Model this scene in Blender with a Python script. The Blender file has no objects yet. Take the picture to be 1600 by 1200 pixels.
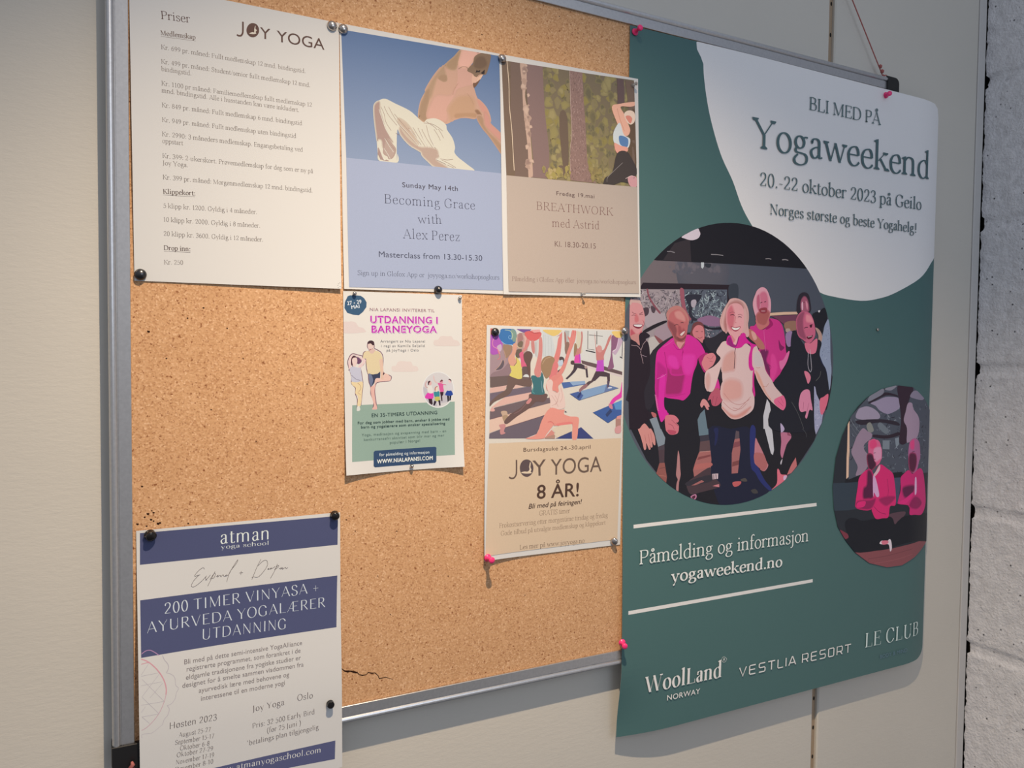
import bpy, math, random
from math import sin, cos, pi, hypot
from mathutils import Vector, Matrix, noise
from mathutils.geometry import tessellate_polygon

SC = bpy.context.scene
COL = SC.collection
ZC = 1.50                      # height of the photographer's lens above the floor
# ---------------------------------------------------------------- camera
cd = bpy.data.cameras.new('camera'); cam = bpy.data.objects.new('camera', cd); COL.objects.link(cam)
cd.sensor_width = 36.0; cd.sensor_fit = 'HORIZONTAL'; cd.lens = 26.5703 ; cd.clip_start = .02; cd.clip_end = 50
cam.matrix_world = Matrix(((0.890537, 0.008162, -0.454837, 0.000000), (-0.454803, 0.037649, -0.889796, -0.858696), (0.009861, 0.999258, 0.037240, 1.500000), (0.000000, 0.000000, 0.000000, 1.000000)))
SC.camera = cam
# ---------------------------------------------------------------- world, lamps, exposure
w = bpy.data.worlds.new('room_ambient'); SC.world = w; w.use_nodes = True
WN, WL = w.node_tree.nodes, w.node_tree.links
_tc = WN.new('ShaderNodeTexCoord'); _sp = WN.new('ShaderNodeSeparateXYZ'); _mr = WN.new('ShaderNodeMapRange'); _cr = WN.new('ShaderNodeValToRGB')
WL.new(_tc.outputs['Generated'], _sp.inputs[0]); WL.new(_sp.outputs['Z'], _mr.inputs['Value']); WL.new(_mr.outputs[0], _cr.inputs['Fac']); WL.new(_cr.outputs['Color'], WN['Background'].inputs[0])
_mr.inputs['From Min'].default_value = -1; _mr.inputs['From Max'].default_value = 1
_cr.color_ramp.elements[0].position = .22; _cr.color_ramp.elements[0].color = (.30, .31, .335, 1)     # dark floor side
_cr.color_ramp.elements[1].position = .66; _cr.color_ramp.elements[1].color = (1.12, 1.17, 1.31, 1)  # pale ceiling side
WN['Background'].inputs[1].default_value = .335
SC.view_settings.view_transform = 'Standard'; SC.view_settings.look = 'None'
SC.view_settings.exposure = 0.0; SC.view_settings.gamma = 1.0
def lamp(name, kind, loc, target, energy, color, **kw):
    l = bpy.data.lights.new(name, kind); o = bpy.data.objects.new(name, l); COL.objects.link(o)
    l.energy = energy; l.color = color; o.location = loc
    o.rotation_euler = (Vector(target) - Vector(loc)).to_track_quat('-Z', 'Y').to_euler()
    for k, v in kw.items(): setattr(l, k, v)
    return o
# warm recessed downlight in the ceiling in front of the board
lamp('ceiling_downlight', 'SPOT', (.252, -.60, ZC + .873), (.33, -.59, ZC - .127), 100, (1.0, .785, .55), spot_size=math.radians(117.3), spot_blend=.972, shadow_soft_size=.009)
# cool light of the room on the right, behind the photographer
lamp('room_light', 'AREA', (.75, -1.75, ZC + .55), (1.40, 0, ZC + .15), 5.0, (.72, .84, 1.0), shape='RECTANGLE', size=.9, size_y=.9)
# ---------------------------------------------------------------- helpers
def s2l(c): return c / 12.92 if c <= .04045 else ((c + .055) / 1.055) ** 2.4
def ink_rgb(h): return tuple(s2l(int(q) / 255) for q in h.split(','))
def obj(name, verts, faces, mats, parent=None, fm=None, smooth=False, loc=None):
    me = bpy.data.meshes.new(name); me.from_pydata([tuple(v) for v in verts], [], faces); me.update()
    for m in (mats if isinstance(mats, (list, tuple)) else [mats]): me.materials.append(m)
    if fm: me.polygons.foreach_set('material_index', fm)
    if smooth: me.polygons.foreach_set('use_smooth', [True] * len(me.polygons))
    o = bpy.data.objects.new(name, me); COL.objects.link(o)
    if parent: o.parent = parent
    if loc: o.location = loc
    return o
def tag(o, label=None, cat=None, group=None, kind=None):
    if label: o['label'] = label
    if cat: o['category'] = cat
    if group: o['group'] = group
    if kind: o['kind'] = kind
    return o
def empty(name, loc, rot=(0, 0, 0)):
    o = bpy.data.objects.new(name, None); COL.objects.link(o); o.location = loc; o.rotation_euler = rot; o.empty_display_size = .02
    return o
class MB:
    def __init__(s): s.v = []; s.f = []; s.m = []
    def add(s, v, f, m=0):
        n = len(s.v); s.v += v; s.f += [tuple(i + n for i in q) for q in f]; s.m += [m] * len(f)
    def box(s, x0, x1, y0, y1, z0, z1, m=0):
        s.add([(x0,y0,z0),(x1,y0,z0),(x1,y1,z0),(x0,y1,z0),(x0,y0,z1),(x1,y0,z1),(x1,y1,z1),(x0,y1,z1)],
              [(0,3,2,1),(4,5,6,7),(0,1,5,4),(1,2,6,5),(2,3,7,6),(3,0,4,7)], m)
    def extrude(s, prof, a, b, place, m=0, caps=True):
        """profile points swept from a to b; place(t, p) -> 3D"""
        n = len(prof); v = [place(a, p) for p in prof] + [place(b, p) for p in prof]
        f = [(i, (i+1) % n, n + (i+1) % n, n + i) for i in range(n)]
        if caps: f += [tuple(range(n))[::-1], tuple(range(n, 2*n))]
        s.add(v, f, m)
    def tube(s, path, r, n=8, m=0):
        path = [Vector(p) for p in path]; rings = []
        for i, p in enumerate(path):
            d = (path[min(i+1, len(path)-1)] - path[max(i-1, 0)]).normalized()
            a = d.cross(Vector((.3, 1, .2))).normalized(); b = d.cross(a)
            rr = r[i] if isinstance(r, (list, tuple)) else r
            rings.append([tuple(p + rr * (cos(k*2*pi/n) * a + sin(k*2*pi/n) * b)) for k in range(n)])
        v = sum(rings, []); f = []
        for i in range(len(path)-1):
            for k in range(n): f.append((i*n+k, i*n+(k+1) % n, (i+1)*n+(k+1) % n, (i+1)*n+k))
        f += [tuple(range(n))[::-1], tuple(range((len(path)-1)*n, len(path)*n))]
        s.add(v, f, m)
    def lathe(s, prof, n=24, m=0):
        """profile (radius, distance out of the board) turned about the local -y axis"""
        v = []; f = []; k = len(prof)
        for r, h in prof:
            for i in range(n): v.append((r*cos(i*2*pi/n), -h, r*sin(i*2*pi/n)))
        for j in range(k-1):
            for i in range(n): f.append((j*n+i, j*n+(i+1) % n, (j+1)*n+(i+1) % n, (j+1)*n+i))
        f += [tuple(range(n))[::-1], tuple(range((k-1)*n, k*n))]
        s.add(v, f, m)
    def done(s, name, mats, parent=None, smooth=False, loc=None): return obj(name, s.v, s.f, mats, parent, s.m, smooth, loc)

# ---------------------------------------------------------------- materials
def mat(name, col=(.8, .8, .8), rough=.5, metal=0, spec=.5, trans=0, ior=1.45):
    m = bpy.data.materials.new(name); m.use_nodes = True
    b = m.node_tree.nodes['Principled BSDF']
    b.inputs['Base Color'].default_value = (*col, 1); b.inputs['Roughness'].default_value = rough
    b.inputs['Metallic'].default_value = metal; b.inputs['Specular IOR Level'].default_value = spec
    b.inputs['Transmission Weight'].default_value = trans; b.inputs['IOR'].default_value = ior
    return m, m.node_tree.nodes, m.node_tree.links, b
def node(N, t, **kw):
    n = N.new(t)
    for k, v in kw.items():
        if k in n.inputs.keys() if isinstance(k, str) else False: n.inputs[k].default_value = v
        else: setattr(n, k, v)
    return n
def ramp(N, stops):
    r = N.new('ShaderNodeValToRGB'); e = r.color_ramp.elements
    while len(e) < len(stops): e.new(.5)
    for q, (p, c) in zip(e, stops): q.position = p; q.color = (*c, 1)
    return r
def coords(N, L, scale=(1, 1, 1)):
    t = N.new('ShaderNodeTexCoord'); mp = N.new('ShaderNodeMapping'); mp.inputs['Scale'].default_value = scale
    L.new(t.outputs['Object'], mp.inputs['Vector']); return mp.outputs['Vector']
def bump(N, L, b, src, strength, dist):
    q = N.new('ShaderNodeBump'); q.inputs['Strength'].default_value = strength; q.inputs['Distance'].default_value = dist
    L.new(src, q.inputs['Height']); L.new(q.outputs['Normal'], b.inputs['Normal'])
def mix(N, L, fac, a, b, mode='MIX'):
    n = N.new('ShaderNodeMix'); n.data_type = 'RGBA'; n.blend_type = mode
    for sock, v in ((0, fac), (6, a), (7, b)):
        if hasattr(v, 'links'): L.new(v, n.inputs[sock])
        else: n.inputs[sock].default_value = v if sock == 0 else (*v, 1)
    return n.outputs[2]
def noise_tex(N, L, vec, scale, detail=3, rough=.6):
    n = N.new('ShaderNodeTexNoise'); n.inputs['Scale'].default_value = scale; n.inputs['Detail'].default_value = detail; n.inputs['Roughness'].default_value = rough
    L.new(vec, n.inputs['Vector']); return n
# vinyl wall panel, fine horizontal grain
M_PANEL, N, L, b = mat('cream_wall_vinyl', (.62, .60, .55), .55, 0, .35)
v = coords(N, L, (1, 1, 3.2)); n1 = noise_tex(N, L, v, 90, 3); n2 = noise_tex(N, L, coords(N, L), 2.2, 2)
r = ramp(N, [(.3, (.585, .562, .51)), (.7, (.635, .61, .555))]); L.new(n2.outputs['Fac'], r.inputs['Fac']); L.new(r.outputs['Color'], b.inputs['Base Color'])
bump(N, L, b, n1.outputs['Fac'], .35, .0006)
# cork
M_CORK, N, L, b = mat('cork_granules', (.5, .3, .17), .85, 0, .2)
v = coords(N, L)
vo = N.new('ShaderNodeTexVoronoi'); vo.inputs['Scale'].default_value = 620; vo.inputs['Randomness'].default_value = 1; L.new(v, vo.inputs['Vector'])
r1 = ramp(N, [(.0, (.50, .265, .135)), (.35, (.61, .355, .185)), (.75, (.69, .42, .235)), (1.0, (.84, .57, .36))]); L.new(vo.outputs['Color'], r1.inputs['Fac'])
n1 = noise_tex(N, L, v, 330, 3, .75); r2 = ramp(N, [(.59, (1, 1, 1)), (.68, (.40, .24, .17))]); L.new(n1.outputs['Fac'], r2.inputs['Fac'])
c1 = mix(N, L, 1.0, r1.outputs['Color'], r2.outputs['Color'], 'MULTIPLY')
n3 = noise_tex(N, L, v, 5, 2); r3 = ramp(N, [(.3, (.93, .90, .88)), (.7, (1, 1, 1))]); L.new(n3.outputs['Fac'], r3.inputs['Fac'])
c2 = mix(N, L, 1.0, c1, r3.outputs['Color'], 'MULTIPLY'); L.new(c2, b.inputs['Base Color'])
bump(N, L, b, vo.outputs['Distance'], .22, .0006)
M_CRACK = mat('cork_crack', (.035, .014, .008), .9, 0, .1)[0]
# anodised aluminium
M_ALU, N, L, b = mat('brushed_aluminium', (.58, .59, .61), .30, .80, .5)
n1 = noise_tex(N, L, coords(N, L, (1, 1, 1)), 300, 2); r = ramp(N, [(.3, (.52, .53, .55)), (.7, (.58, .59, .61))]); L.new(n1.outputs['Fac'], r.inputs['Fac']); L.new(r.outputs['Color'], b.inputs['Base Color'])
M_BLACK = mat('black_plastic', (.012, .012, .013), .38)[0]
M_GLOSSBLACK = mat('glossy_black_enamel', (.010, .009, .010), .16)[0]
M_STEEL = mat('polished_steel', (.55, .50, .46), .20, 1.0)[0]
M_DARKSTEEL = mat('dark_steel', (.10, .095, .095), .26, 1.0)[0]
M_PINK, N, L, b = mat('hot_pink_plastic', (.90, .045, .22), .30)
b.inputs['Subsurface Weight'].default_value = .25; b.inputs['Subsurface Radius'].default_value = (.004, .001, .002)
M_CLEAR = mat('clear_plastic', (.80, .80, .80), .12, 0, .5, .85, 1.46)[0]
M_THREAD, N, L, b = mat('pink_thread', (.40, .13, .12), .85, 0, .2)
# white painted block
M_BLOCK, N, L, b = mat('painted_block', (.60, .60, .62), .7, 0, .3)
v = coords(N, L); n1 = noise_tex(N, L, v, 60, 5, .65); n2 = noise_tex(N, L, v, 210, 3, .6)
r = ramp(N, [(.40, (.66, .66, .69)), (.62, (.75, .75, .78))]); L.new(n1.outputs['Fac'], r.inputs['Fac'])
vo = N.new('ShaderNodeTexVoronoi'); vo.inputs['Scale'].default_value = 75; L.new(v, vo.inputs['Vector'])
r2 = ramp(N, [(.07, (.10, .10, .11)), (.17, (1, 1, 1))]); L.new(vo.outputs['Distance'], r2.inputs['Fac'])
n4 = noise_tex(N, L, v, 30, 2); r4 = ramp(N, [(.50, (0, 0, 0)), (.56, (1, 1, 1))]); L.new(n4.outputs['Fac'], r4.inputs['Fac'])
pit = mix(N, L, r4.outputs['Color'], (1, 1, 1), r2.outputs['Color'])
L.new(mix(N, L, 1.0, r.outputs['Color'], pit, 'MULTIPLY'), b.inputs['Base Color'])
ad = N.new('ShaderNodeMath'); ad.operation = 'ADD'; L.new(n1.outputs['Fac'], ad.inputs[0]); L.new(n2.outputs['Fac'], ad.inputs[1])
bump(N, L, b, ad.outputs[0], .9, .0025)
M_STRIP, N, L, b = mat('perforated_strip', (.40, .30, .21), .5, .2)
M_HOLLOW_SHADE = mat('hollow_shade_black', (.008, .007, .006), .9)[0]  # near-black colour standing in for shade in strip holes and wall gaps
M_TRIM = mat('grey_edge_trim', (.55, .54, .53), .45)[0]
# paper and print: the ink colour of every printed shape is stored with its faces
def printed(name, rough, spec):
    m, N, L, b = mat(name, (.8, .8, .8), rough, 0, spec)
    a = N.new('ShaderNodeAttribute'); a.attribute_name = 'ink'
    n1 = noise_tex(N, L, coords(N, L), 900, 2); r = ramp(N, [(.3, (.955, .955, .955)), (.7, (1, 1, 1))]); L.new(n1.outputs['Fac'], r.inputs['Fac'])
    L.new(mix(N, L, 1.0, a.outputs['Color'], r.outputs['Color'], 'MULTIPLY'), b.inputs['Base Color'])
    return m
M_INK = printed('printed_ink', .60, .25)
M_POSTERINK = printed('poster_ink', .50, .30)
M_PAPER, N, L, b = mat('white_paper', (.665, .675, .68), .65, 0, .25)
n1 = noise_tex(N, L, coords(N, L), 60, 3); bump(N, L, b, n1.outputs['Fac'], .08, .0006)

# ---------------------------------------------------------------- sheets on the board
# name: (x, z of the top left corner, width, height, turn) in metres / radians; y = 0 is the cork face
SHEETS = {
 'priser':   (0.0059, 0.3692, .210, .297, .0087),
 'becoming': (0.2165, 0.3711, .210, .297, .0180),
 'breath':   (0.4164, 0.3742, .210, .297, .0260),
 'joy8':     (0.4021, 0.0383, .210, .297, -.0084),
 'atman':    (0.0080, -.1829, .210, .297, .0062),
 'barne':    (0.2212, 0.0720, .1470, .2110, .0127),
 'week':     (0.6120, 0.4494, .673, .984, -.0022),
}
def sst(a, b, x):
    t = min(1.0, max(0.0, (x - a) / (b - a)))
    return t * t * (3 - 2 * t)
def lift(name, u, v):
    """how far the sheet stands off the cork face (m) at u, v metres from its top left corner"""
    X, Z, W, H, a = SHEETS[name]
    p, q = u / W, v / H
    if name == 'priser':
        return .0012 + .0034 * max(0, p - .12) ** 1.3 * max(0, q) ** 5 + .0022 * math.exp(-max(u, 0) / .03) * max(0, math.sin(math.pi * min(1, max(0, q))))
    if name == 'becoming':
        return .0010 + .0012 * max(0, q) ** 6 * (2 * abs(p - .62)) ** 2
    if name == 'breath':
        return .0018 + .0012 * max(0, q) ** 5 * (2 * abs(p - .5)) ** 1.5 + .003 * sst(.65, 1, p) * (.3 + .7 * q)
    if name == 'barne':
        d = p - .58
        return .0010 + max(0, q) ** 5 * (.0046 * (min(0, d) / .58) ** 2 + .0062 * (max(0, d) / .42) ** 2) + .001 * math.exp(-max(u, 0) / .02) * sst(0, .6, q)
    if name == 'joy8':
        return .0012 + .002 * math.exp(-max(u, 0) / .025) * sst(.2, 1, q) + .003 * math.exp(-max(u, 0) / .03) * max(0, q) ** 10
    if name == 'atman':
        return .0012 + .0045 * sst(.08, .222, v) + .0058 * max(0, 1 - p) ** 3 * sst(0, .5, q)
    r = .0022 + .0044 * sst(0, .25, u) + .0016 * sst(.55, .86, v) + .0044 * sst(.50, .857, v) * (1 - sst(0, .25, u))
    r -= .013 * max(0, (u - .600) / .073) ** 2
    r -= .010 * max(0, 1 - u / .10) ** 2 * sst(.88, .977, v)
    return r

GLYPHS = {
'a':(425,"C 78,345 120,420 205,440 275,410 297,330 297,95 325,18 392,38;C 297,268 170,235 75,165 72,85 130,8 215,15 297,95;B 88,345,36"),
'b':(500,"V 95,10,720;F 95,720;C 95,340 180,435 290,435 395,355 418,220 390,90 300,0 190,-3 95,60"),
'c':(425,"C 372,350 312,428 232,438 125,395 62,290 62,195 85,85 165,5 250,-8 330,28 388,92;B 352,352,38"),
'd':(505,"V 390,0,720;F 390,720;S 390,0,20,75;C 390,365 300,440 205,430 95,345 62,215 85,90 165,2 265,-3 390,75"),
'e':(430,"H 75,362,245;C 362,245 352,350 300,430 225,438 125,395 62,290 62,195 85,85 165,5 250,-8 330,25 388,88"),
'f':(300,"C 128,0 128,560 150,670 215,728 290,705;H 40,265,432;S 128,0,85,100;B 285,690,36"),
'g':(465,"E 200,300,122,135;C 300,395 355,428 425,425;C 135,190 85,130 115,72 240,58 360,35 408,-45 370,-155 230,-210 95,-185 48,-105 95,-25 155,20"),
'h':(525,"V 95,0,720;F 95,720;S 95,0;C 95,335 190,428 280,438 360,400 385,300 385,0;S 385,0"),
'i':(265,"V 125,0,440;F 125,440;S 125,0;B 122,620,46"),
'j':(240,"C 130,440 130,0 118,-125 60,-212 -15,-205;F 130,440;B 128,620,46"),
'k':(500,"V 95,0,720;F 95,720;S 95,0;d 135,205,365,432;D 205,275,420,0;S 375,440,75,75,-1;S 425,0,70,80"),
'l':(260,"V 125,0,720;F 125,720;S 125,0"),
'm':(785,"V 95,0,440;F 95,440;S 95,0;C 95,335 180,425 260,438 338,400 362,300 362,0;C 362,330 450,425 535,438 612,400 637,300 637,0;S 362,0;S 637,0"),
'n':(525,"V 95,0,440;F 95,440;S 95,0;C 95,335 190,428 280,438 360,400 385,300 385,0;S 385,0"),
'o':(480,"E 240,215,176,222"),
'p':(500,"V 95,-220,440;F 95,440;S 95,-220;C 95,340 180,435 290,435 395,355 418,220 390,90 300,0 190,-3 95,60"),
'q':(500,"V 395,-220,430;S 395,-220;C 395,365 300,440 205,430 95,345 62,215 85,90 165,2 265,-3 395,75"),
'r':(365,"V 95,0,440;F 95,440;S 95,0;C 95,305 160,408 240,440 325,418;B 315,398,40"),
's':(375,"C 305,345 265,420 185,438 102,412 72,340 112,270 200,222 290,170 318,105 280,25 190,-6 102,12 55,92"),
't':(305,"C 128,560 128,90 155,12 228,2 290,52;H 40,270,433"),
'u':(530,"C 92,440 92,135 120,32 200,-4 300,28 390,110;V 390,0,440;F 92,440;F 390,440;S 390,0,10,80"),
'v':(470,"D 75,435,240,0;d 240,0,398,435;S 70,440,65,90,-1;S 400,440,75,60,-1"),
'w':(705,"D 62,435,218,0;d 218,0,350,420;D 350,435,500,0;d 500,0,640,435;S 60,440,60,90,-1;S 642,440,75,60,-1"),
'x':(480,"D 80,435,400,0;d 390,435,85,0;S 80,440,65,90,-1;S 395,440,80,65,-1;S 85,0,65,80;S 405,0,90,65"),
'y':(470,"D 72,435,245,0;d 400,435,180,-190;B 150,-190,40;S 70,440,65,90,-1;S 402,440,75,60,-1"),
'z':(420,"H 60,360,425;D 358,428,58,10;H 55,370,12;K 62,425,330;K 368,12,110"),
'A':(665,"d 62,0,330,655;D 330,660,600,0;H 150,485,220;S 62,0,60,90;S 600,0,100,70"),
'B':(575,"V 122,0,650;C 122,640 290,640 420,600 448,490 400,385 280,345 122,345;C 122,345 320,345 468,290 502,180 452,55 320,10 122,10;S 122,650,70,0,-1;S 122,0,70,0"),
'C':(645,"C 575,490 500,612 370,662 222,628 112,500 80,325 112,150 230,20 370,-10 500,40 588,150;K 578,645,480"),
'D':(705,"V 122,0,650;C 122,640 340,640 530,560 622,330 540,100 340,10 122,10;S 122,650,70,0,-1;S 122,0,70,0"),
'E':(565,"V 122,0,650;H 122,490,638;H 122,385,340;H 122,520,12;S 122,650,70,0,-1;S 122,0,70,0;K 488,638,520;K 518,12,150;K 385,410,270"),
'F':(525,"V 122,0,650;H 122,480,638;H 122,380,335;S 122,650,70,0,-1;S 122,0;K 478,638,520;K 380,405,265"),
'G':(705,"C 580,490 500,612 370,662 222,628 112,500 80,325 112,150 230,20 370,-10 480,10 565,60;V 565,50,280;S 565,285,90,80,-1;K 580,645,480"),
'H':(705,"V 130,0,650;V 572,0,650;H 130,572,335;S 130,0;S 572,0;S 130,650,80,80,-1;S 572,650,80,80,-1"),
'I':(300,"V 150,0,650;S 150,0;S 150,650,80,80,-1"),
'J':(330,"C 172,650 172,80 145,-70 60,-140;S 172,650,80,80,-1"),
'K':(660,"V 130,0,650;d 165,320,525,648;D 265,400,570,0;S 130,0;S 130,650,80,80,-1;S 525,650,85,85,-1;S 585,0,95,70"),
'L':(545,"V 130,0,650;H 130,505,12;S 130,650,80,80,-1;S 130,0,80,0;K 500,12,170"),
'M':(845,"d 122,0,135,650;D 132,650,412,20;d 412,20,690,650;V 702,0,650;S 122,0,65,65;S 702,0;S 125,650,75,10,-1;S 702,650,10,80,-1"),
'N':(710,"d 125,0,125,650;D 118,650,580,0;d 580,0,580,650;S 125,0,65,65;S 120,650,75,10,-1;S 580,650,65,65,-1"),
'O':(725,"E 362,325,280,338"),
'P':(545,"V 122,0,650;C 122,640 300,640 440,600 468,485 420,355 300,305 122,305;S 122,650,70,0,-1;S 122,0"),
'Q':(725,"E 362,325,280,338;D 370,20,640,-150"),
'R':(625,"V 122,0,650;C 122,640 300,640 430,600 460,490 410,370 300,325 122,325;D 275,325,545,0;S 122,650,70,0,-1;S 122,0;S 560,0,80,70"),
'S':(500,"C 420,510 375,612 260,660 132,620 90,510 140,400 260,335 390,260 430,155 372,32 240,-10 112,30 65,140;K 418,645,500;K 68,10,150"),
'T':(605,"V 302,0,650;H 42,562,638;S 302,0;K 45,638,500;K 560,638,500"),
'U':(695,"C 132,650 132,200 172,55 330,-8 480,40 550,180;d 555,150,555,650;S 132,650,80,80,-1;S 555,650,65,65,-1"),
'V':(655,"D 65,650,335,0;d 335,0,592,650;S 65,650,65,90,-1;S 592,650,75,60,-1"),
'W':(925,"D 60,650,290,0;d 290,0,470,640;D 470,650,680,0;d 680,0,868,650;S 60,650,60,90,-1;S 868,650,75,60,-1"),
'X':(640,"D 75,650,560,0;d 545,650,70,0;S 80,650,70,90,-1;S 545,650,80,65,-1;S 70,0,60,85;S 565,0,90,65"),
'Y':(625,"D 62,650,315,300;V 315,0,310;d 315,300,560,650;S 62,650,60,90,-1;S 560,650,75,60,-1;S 315,0"),
'Z':(585,"H 80,510,638;D 505,640,75,10;H 70,520,12;K 82,638,510;K 518,12,150"),
'0':(485,"E 242,325,168,335"),
'1':(420,"V 225,0,650;C 110,545 160,580 225,645;S 225,0"),
'2':(480,"C 85,500 122,608 230,658 348,610 382,490 330,345 180,170 72,30;H 70,405,28;K 405,28,150;B 98,500,34"),
'3':(475,"C 88,540 150,640 250,658 345,600 358,490 300,380 190,345;C 190,345 330,322 398,205 370,75 250,-8 132,10 62,90;B 100,540,30;B 75,92,30"),
'4':(485,"d 315,650,42,190;H 42,440,190;V 315,0,650;S 315,0,60,70"),
'5':(475,"C 112,355 220,402 340,370 398,250 370,100 260,0 150,-5 62,60;d 118,355,142,640;H 140,385,622;B 75,65,30"),
'6':(480,"C 385,625 250,600 122,450 82,260 112,90 235,-8 360,60 390,200 340,350 230,388 118,310"),
'7':(455,"H 60,412,630;D 412,630,180,0;K 62,630,510"),
'8':(480,"E 240,492,132,158;E 240,165,160,172"),
'9':(480,"C 95,25 230,50 360,200 398,390 368,560 250,656 122,590 90,450 140,310 250,265 362,330"),
'.':(230,"B 110,42,52"),',':(230,"B 110,42,52;d 135,40,85,-110"),':':(240,"B 118,42,52;B 118,380,52"),';':(240,"B 118,380,52"),
'-':(310,"H 50,260,225"),'!':(290,"D 145,680,145,190;B 145,42,52"),'/':(330,"d 30,-40,310,720"),'+':(560,"H 90,470,270;d 280,80,280,460"),
'(':(320,"C 260,720 130,520 100,280 140,20 260,-180"),')':(320,"C 60,720 190,520 220,280 180,20 60,-180"),'*':(380,"d 190,700,190,460;d 90,640,290,520;d 290,640,90,520"),
'@':(820,"E 410,230,310,330;E 410,215,120,150;C 530,360 540,90 620,60 700,160"),
'æ':(650,"C 78,345 120,420 205,440 275,410 297,330 297,95 240,20 150,0 80,50 75,140 150,220 297,260;H 300,590,245;C 590,245 570,380 500,435 400,435 310,340 300,200 340,60 430,-5 530,10 615,90"),
'ø':(480,"E 240,215,176,222;d 90,-30,395,465"),'å':(425,"=a;E 205,600,55,62"),
'Æ':(900,"d 40,0,420,650;V 450,0,650;H 450,810,638;H 450,710,340;H 450,840,12;H 190,450,215;S 40,0,50,70;K 808,638,520;K 838,12,150"),
'Ø':(725,"E 362,325,280,338;d 120,-40,610,695"),'Å':(665,"=A;E 330,760,60,68"),
}
SQUARE = {'V':"60,650 320,0 580,650",'E':"560,650 150,650 90,590 90,60 150,0 560,0;90,330 520,330",'S':"560,650 150,650 90,590 90,390 150,330 500,330 560,270 560,60 500,0 80,0",
'T':"40,650 600,650;320,650 320,0",'L':"90,650 90,60 150,0 520,0",'I':"90,650 90,0",'A':"40,0 300,650 350,650 610,0;150,190 500,190",'R':"90,0 90,650 500,650 560,590 560,310 500,250 90,250;380,250 570,0",'O':"150,650 500,650 560,590 560,60 500,0 150,0 90,60 90,590 150,650"}
SQW = {'I':180,'T':640,'L':560,'A':650,'V':640}

def catmull(p, closed, k=4):
    n = len(p); out = []
    for i in range(n if closed else n - 1):
        a = p[(i-1) % n] if closed or i > 0 else p[0]
        b_, c = p[i], p[(i+1) % n]
        d = p[(i+2) % n] if closed or i + 2 < n else p[-1]
        for j in range(k):
            t = j / k
            out.append(tuple(.5*(2*b_[q] + (c[q]-a[q])*t + (2*a[q]-5*b_[q]+4*c[q]-d[q])*t*t + (3*b_[q]-a[q]-3*c[q]+d[q])*t**3) for q in (0, 1)))
    if not closed: out.append(p[-1])
    return out
def clip_half(p, ax, ay, nx, ny):
    out = []; n = len(p)
    for i in range(n):
        a, b_ = p[i], p[(i+1) % n]
        da = (a[0]-ax)*nx + (a[1]-ay)*ny; db = (b_[0]-ax)*nx + (b_[1]-ay)*ny
        if da >= 0: out.append(a)
        if (da >= 0) != (db >= 0):
            t = da / (da - db); out.append((a[0] + t*(b_[0]-a[0]), a[1] + t*(b_[1]-a[1])))
    return out
def area(p): return sum(p[i][0]*p[(i+1) % len(p)][1] - p[(i+1) % len(p)][0]*p[i][1] for i in range(len(p))) / 2
def clip_convex(p, C):
    s = 1 if area(C) > 0 else -1; n = len(C)
    for i in range(n):
        (x0, y0), (x1, y1) = C[i], C[(i+1) % n]; l = hypot(x1-x0, y1-y0)
        if l < 1e-9: continue
        nx, ny = -(y1-y0)/l*s, (x1-x0)/l*s
        if min((q[0]-x0)*nx + (q[1]-y0)*ny for q in p) >= 0: continue
        p = clip_half(p, x0, y0, nx, ny)
        if len(p) < 3: return []
    return p
def tris(p):
    q = [p[0]]
    for a in p[1:]:
        if hypot(a[0]-q[-1][0], a[1]-q[-1][1]) > 2e-6: q.append(a)
    if len(q) > 3 and hypot(q[0][0]-q[-1][0], q[0][1]-q[-1][1]) < 2e-6: q.pop()
    if len(q) < 3: return []
    if len(q) == 3: return [q]
    return [[q[i] for i in t] for t in tessellate_polygon([[Vector((a[0], a[1], 0)) for a in q]])]
GRID = [[0], [0]]
def set_grid(W, H, fine):
    GRID[0] = [i*.006 for i in range(int(W/.006) + 2)]; GRID[1] = [i*.006 for i in range(int(H/.006) + 2)]
    if fine: GRID[0] = [i*.008 for i in range(76)] + [.600 + i*.002 for i in range(1, 44)]; GRID[1] = [i*.008 for i in range(126)]
def slices(t):
    """cut a triangle along the bending grid of the sheet"""
    out = [t]
    for ax in (0, 1):
        nxt = []
        d = (1, 0) if ax == 0 else (0, 1)
        for p in out:
            lo, hi = min(q[ax] for q in p), max(q[ax] for q in p); rest = p
            for g in GRID[ax]:
                if g <= lo + 1e-6: continue
                if g >= hi - 1e-6: break
                a = clip_half(rest, g, g, -d[0], -d[1]); rest = clip_half(rest, g, g, d[0], d[1])
                if len(a) >= 3: nxt.append(a)
                if len(rest) < 3: break
            if len(rest) >= 3: nxt.append(rest)
        out = nxt
    return out
def band(p, w):
    """flat stroke of width(s) w along points p -> list of quads"""
    n = len(p); L_, R_ = [], []
    for i in range(n):
        a, b_ = p[max(i-1, 0)], p[min(i+1, n-1)]; l = hypot(b_[0]-a[0], b_[1]-a[1]) or 1e-9
        h = (w[i] if isinstance(w, list) else w) / 2; nx, ny = -(b_[1]-a[1])/l*h, (b_[0]-a[0])/l*h
        L_.append((p[i][0]+nx, p[i][1]+ny)); R_.append((p[i][0]-nx, p[i][1]-ny))
    return [[L_[i], L_[i+1], R_[i+1], R_[i]] for i in range(n-1)]
def inset(p, w):
    s = 1 if area(p) > 0 else -1; n = len(p); out = []
    for i in range(n):
        a, c = p[i-1], p[(i+1) % n]; l = hypot(c[0]-a[0], c[1]-a[1]) or 1e-9
        out.append((p[i][0] - (c[1]-a[1])/l*w*s, p[i][1] + (c[0]-a[0])/l*w*s))
    return out if area(out)*s > 0 else None
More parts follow.
